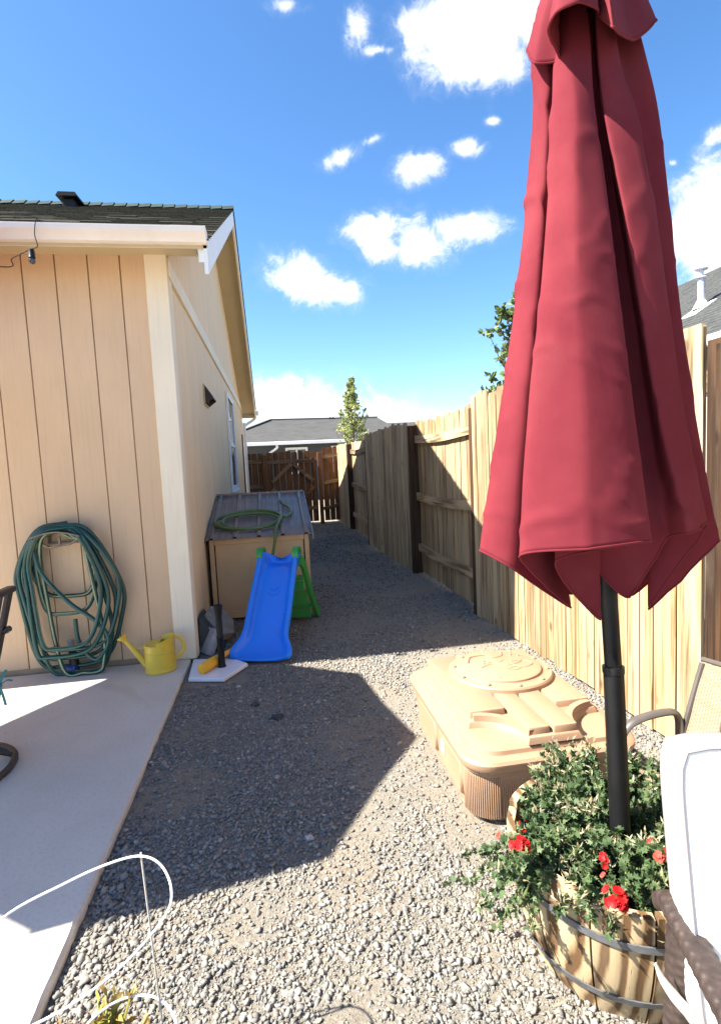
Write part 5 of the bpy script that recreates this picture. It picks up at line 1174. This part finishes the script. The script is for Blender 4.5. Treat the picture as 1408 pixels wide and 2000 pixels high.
# ------------------------------------------------------------------ beyond the fences
def far_house():
    T = thing('neighbour_house', 'single storey house with wide grey hip roof and white gutter behind the gate', 'house', (3, 24, 0))
    x0, x1, y0, y1, ze = -2.6, 3.9, 22.0, 30, 2.36
    m = MB(); m.box(x0+.5, x1-.3, y0+.45, y1-.4, GZ-.05, ze); obj('wall', m, 'far_wall', T)
    m = MB(); rx0, rx1, ry, rz = 0.02, 5.2, 26, 3.62
    V = [(x0, y0, ze), (x1+2, y0, ze), (x1+2, y1, ze), (x0, y1, ze), (rx0, ry, rz), (rx1, ry, rz-.05)]
    m.add(V, [(0, 1, 5, 4), (1, 2, 5), (2, 3, 4, 5), (3, 0, 4), (3, 2, 1, 0)]); r = obj('roof', m, 'shingle_far', T, smooth=0)
    m = MB(); m.bar((x0-.02, y0-.02, ze+.02), (rx0, ry-.02, rz+.03), .16, .04); obj('hip_cap', m, 'shingle_side', r)
    m = MB(); m.bar((rx0, ry, rz+.03), (rx1, ry, rz-.02), .16, .04); obj('ridge_cap', m, 'shingle_side', r)
    m = MB(); m.box(x0-.05, x1+2, y0-.14, y0-.01, ze-.10, ze+.03, .01); obj('gutter', m, 'white', T)
    m = MB(); m.box(x0, x1+2, y0, y0+.43, ze-.05, ze-.03); obj('soffit', m, 'white', T)
    m = MB(); m.tube(smooth_path([(.20, y0-.06, ze-.10), (.20, y0-.02, ze-.22), (-.12, y0+.38, ze-.42), (-.16, y0+.40, ze-.6), (-.16, y0+.40, 0)], 4), .05, 8); obj('downspout', m, 'white', T)
    for x in (.55, 2.45):
        W = [(x, x+.92, 1.05, 2.15)][0]; m = MB(); yy = y0+.44; fr = .09
        for a in ((W[0], W[1], W[3]-fr, W[3]), (W[0], W[1], W[2], W[2]+fr), (W[0], W[0]+fr, W[2]+fr+.001, W[3]-fr-.001), (W[1]-fr, W[1], W[2]+fr+.001, W[3]-fr-.001), ((W[0]+W[1])/2-.03, (W[0]+W[1])/2+.03, W[2]+fr+.001, W[3]-fr-.001)): m.box(a[0], a[1], yy-.06, yy+.02, a[2], a[3])
        w = obj('window', m, 'white', T, (W[0], yy, W[2]), smooth=0)
        for i in (0, 1):
            xa = W[0]+fr+.001 if i == 0 else (W[0]+W[1])/2+.031; m = MB(); m.box(xa, xa+(W[1]-W[0])/2-fr-.032, yy-.03, yy-.02, W[2]+fr+.002, W[3]-fr-.002); obj('pane', m, 'glass', w, smooth=0)
    m = MB(); m.lathe([(.05, 0), (.05, .30)], (4.0, ry-.6, rz-.3), 10); obj('vent_pipe', m, 'white', r)
    T2 = thing('second_neighbour_house', 'grey roofed house farther back showing over the fence right of the aspen', 'house', (9, 36, 0))
    m = MB(); m.box(4.2, 16, 36, 44, GZ-.05, 2.6); obj('wall', m, 'far_wall2', T2)
    m = MB(); V = [(3.8, 35.5, 2.6), (16.4, 35.5, 2.6), (16.4, 44.5, 2.6), (3.8, 44.5, 2.6), (6.6, 40, 4.35), (13.5, 40, 4.35)]; m.add(V, [(0, 1, 5, 4), (1, 2, 5), (2, 3, 4, 5), (3, 0, 4), (3, 2, 1, 0)]); obj('roof', m, 'shingle_far', T2, smooth=0)
    m = MB(); m.box(3.7, 16.4, 35.36, 35.49, 2.5, 2.63); obj('gutter', m, 'white', T2)
far_house()

def right_house():
    T = thing('next_door_house', 'next door house with dark shingle roof rising above the right fence', 'house', (9, 8, 0))
    y0, y1, xe, xr, ze, zr = 1.0, 12.6, 5.6, 9.4, 2.72, 5.05
    m = MB(); m.box(6.0, 13, y0+.4, y1-.4, GZ-.05, ze); obj('wall', m, 'far_wall2', T)
    m = MB()
    nrow = 34
    for k in range(nrow):                                   # stepped courses on the slope that faces the yard
        t0, t1 = k/nrow, (k+1)/nrow; a = (xe+(xr-xe)*t0, ze+(zr-ze)*t0); b = (xe+(xr-xe)*t1, ze+(zr-ze)*t1)
        m.add([(a[0], y0, a[1]+.012), (a[0], y1, a[1]+.012), (b[0], y1, b[1]+.001), (b[0], y0, b[1]+.001), (a[0], y1, a[1]), (a[0], y0, a[1])], [(0, 3, 2, 1), (0, 1, 4, 5)])
    m.add([(xr, y0, zr), (xr, y1, zr), (13.2, y1, ze), (13.2, y0, ze)], [(0, 1, 2, 3)]); m.add([(xe, y0, ze-.02), (xe, y1, ze-.02), (xr, y1, zr-.15), (xr, y0, zr-.15)], [(0, 1, 2, 3)])
    r = obj('roof', m, 'shingle_side', T, smooth=0)
    m = MB(); m.prism([(xe, ze-.14), (xr, zr-.16), (13.2, ze-.14), (13.2, ze), (xr, zr), (xe, ze)], (0, y1+.001, 0), (1, 0, 0), (0, 0, 1), (0, .03, 0)); obj('barge_board', m, 'white', T)
    m = MB(); m.box(xe-.12, xe-.01, y0, y1, ze-.10, ze+.02); obj('gutter', m, 'white', T)
    X, Y = 7.05, 7.95; zb = ze+(zr-ze)*(X-xe)/(xr-xe)
    V_ = obj('vent_pipe', MB().lathe([(.055, -.05), (.055, .46)], (X, Y, zb), 14), 'vent_pipe', r)
    m = MB(); m.lathe([(.13, .0), (.065, .13), (.058, .14)], (X, Y, zb-.02), 16, (False, False)); m.obox((X-.06, Y, zb-.03), (.20, 0, .125), (0, .17, 0), (-.004, 0, .006)); obj('vent_flashing', m, 'white', V_)
    for z, q in ((.46, .10), (.60, .10)):
        m = MB(); m.lathe([(q*.9, 0), (q, .01), (q*.6, .03)], (X, Y, zb+z), 14); obj('vent_cap', m, 'vent_pipe', V_)
    m = MB(); m.lathe([(.03, .45), (.03, .62)], (X, Y, zb), 8); obj('cap_stem', m, 'vent_pipe', V_)
    T2 = thing('gabled_house', 'small piece of dark roof with white eave peeking over the fence beside the shrub', 'house', (9, 19, 0))
    m = MB(); m.prism([(10.3, 4.35), (13.0, 5.65), (16, 4.35), (16, 4.2), (13.0, 5.5), (10.3, 4.2)], (0, 20, 0), (1, 0, 0), (0, 0, 1), (0, 6, 0)); obj('roof', m, 'shingle_side', T2, smooth=0)
    m = MB(); m.box(10.8, 15.5, 20.4, 25.6, GZ-.05, 4.3); obj('wall', m, 'far_wall2', T2)
    m = MB(); m.prism([(10.28, 4.22), (13.0, 5.52), (13.0, 5.36), (10.28, 4.05)], (0, 19.96, 0), (1, 0, 0), (0, 0, 1), (0, .035, 0)); obj('barge_board', m, 'white', T2)
    m = MB(); m.box(10.12, 10.28, 20, 26, 4.1, 4.22); obj('gutter', m, 'white', T2)
right_house()

def tree(name, label, base, H, crown, nb, nl, ls, mat, z0, spread=.8, up=.9, seed=1):
    """trunk, limbs and leaves on every limb; crown(t) gives the limb length at height t"""
    global rng
    T = thing(name, label, 'tree' if H > 2.5 else 'shrub', base); B = Vector(base); rr = random.Random(seed)
    m = MB(); tp = [B+Vector((.03*H/4*math.sin(k*1.3+seed), .03*H/4*math.cos(k*1.7), H*k/8)) for k in range(9)]
    m.tube(tp, [.045*H/4*(1-.9*k/8)+.004 for k in range(9)], 8); obj('trunk', m, 'bark', T)
    stems = []; bm_ = MB()
    for k in range(nb):
        t = z0+(1-z0)*((k+.5)/nb); p = tp[min(7, int(t*8))].lerp(tp[min(8, int(t*8)+1)], t*8-int(t*8)); a = k*2.4+rr.uniform(-.5, .5); L = crown(t)*rr.uniform(.65, 1.15)
        q1 = p+Vector((math.cos(a)*L*.55, math.sin(a)*L*.55, L*up*.45)); q2 = p+Vector((math.cos(a)*L*.9, math.sin(a)*L*.9, L*up*1.15)); bm_.tube([p, q1, q2], [.010*H/4+.003, .006*H/4+.002, .002], 5); stems.append([tuple(p), tuple(q1), tuple(q2)])
        for s in range(3):
            f = rr.uniform(.3, .9); b0 = p.lerp(q2, f); d = Vector((rr.uniform(-1, 1), rr.uniform(-1, 1), rr.uniform(.1, 1))).normalized()*L*.4; stems.append([tuple(b0), tuple(b0+d*.5), tuple(b0+d)])
    stems.append([tuple(tp[6]), tuple(tp[7]), tuple(tp[8])])
    obj('limbs', bm_, 'bark', T, fix=False, kind='stuff')
    V, F = leaves_on(stems, nl, ls, LEAF_V, LEAF_F, spread); fast('crown', V, F, mat, T, base, kind='stuff')
tree('aspen_tree', 'slender young aspen with light green leaves rising behind the far fence', (2.62, 17.2, GZ), 4.05, lambda t: .08+.86*math.sin(min(1, (1.02-t)*1.05)*PI/2)**1.5, 66, 15, .075, 'leaf_tree', .34, .8, 1.0, 3)
tree('pear_tree', 'young leafy fruit tree behind the right fence, half hidden by the closed umbrella', (3.30, 6.9, GZ), 3.30, lambda t: .16+.50*(1-t)**.6, 30, 14, .085, 'leaf_shrub', .40, .7, 1.3, 11)
def conifer():
    T = thing('conifer', 'tiny dark conifer far away on the skyline over the fence', 'tree', (6.6, 58, 0)); m = MB(); m.tube([(6.6, 58, 0), (6.6, 58, 6.4)], [.15, .03], 6); obj('trunk', m, 'bark', T)
    n = 500; t = rng.uniform(.35, 1, n); r = (1-t)*1.0*rng.uniform(.3, 1, n)+.04; a = rng.uniform(0, 2*PI, n); P = np.stack([6.6+r*np.cos(a), 58+r*np.sin(a), t*6.5], -1); D = np.stack([np.cos(a), np.sin(a), -.3*np.ones(n)], -1)
    V, F = scatter(LEAF_V, LEAF_F, P, frames(D), .38*np.ones(n)); fast('crown', V, F, 'conifer', T, (6.6, 58, 0), kind='stuff')
conifer()
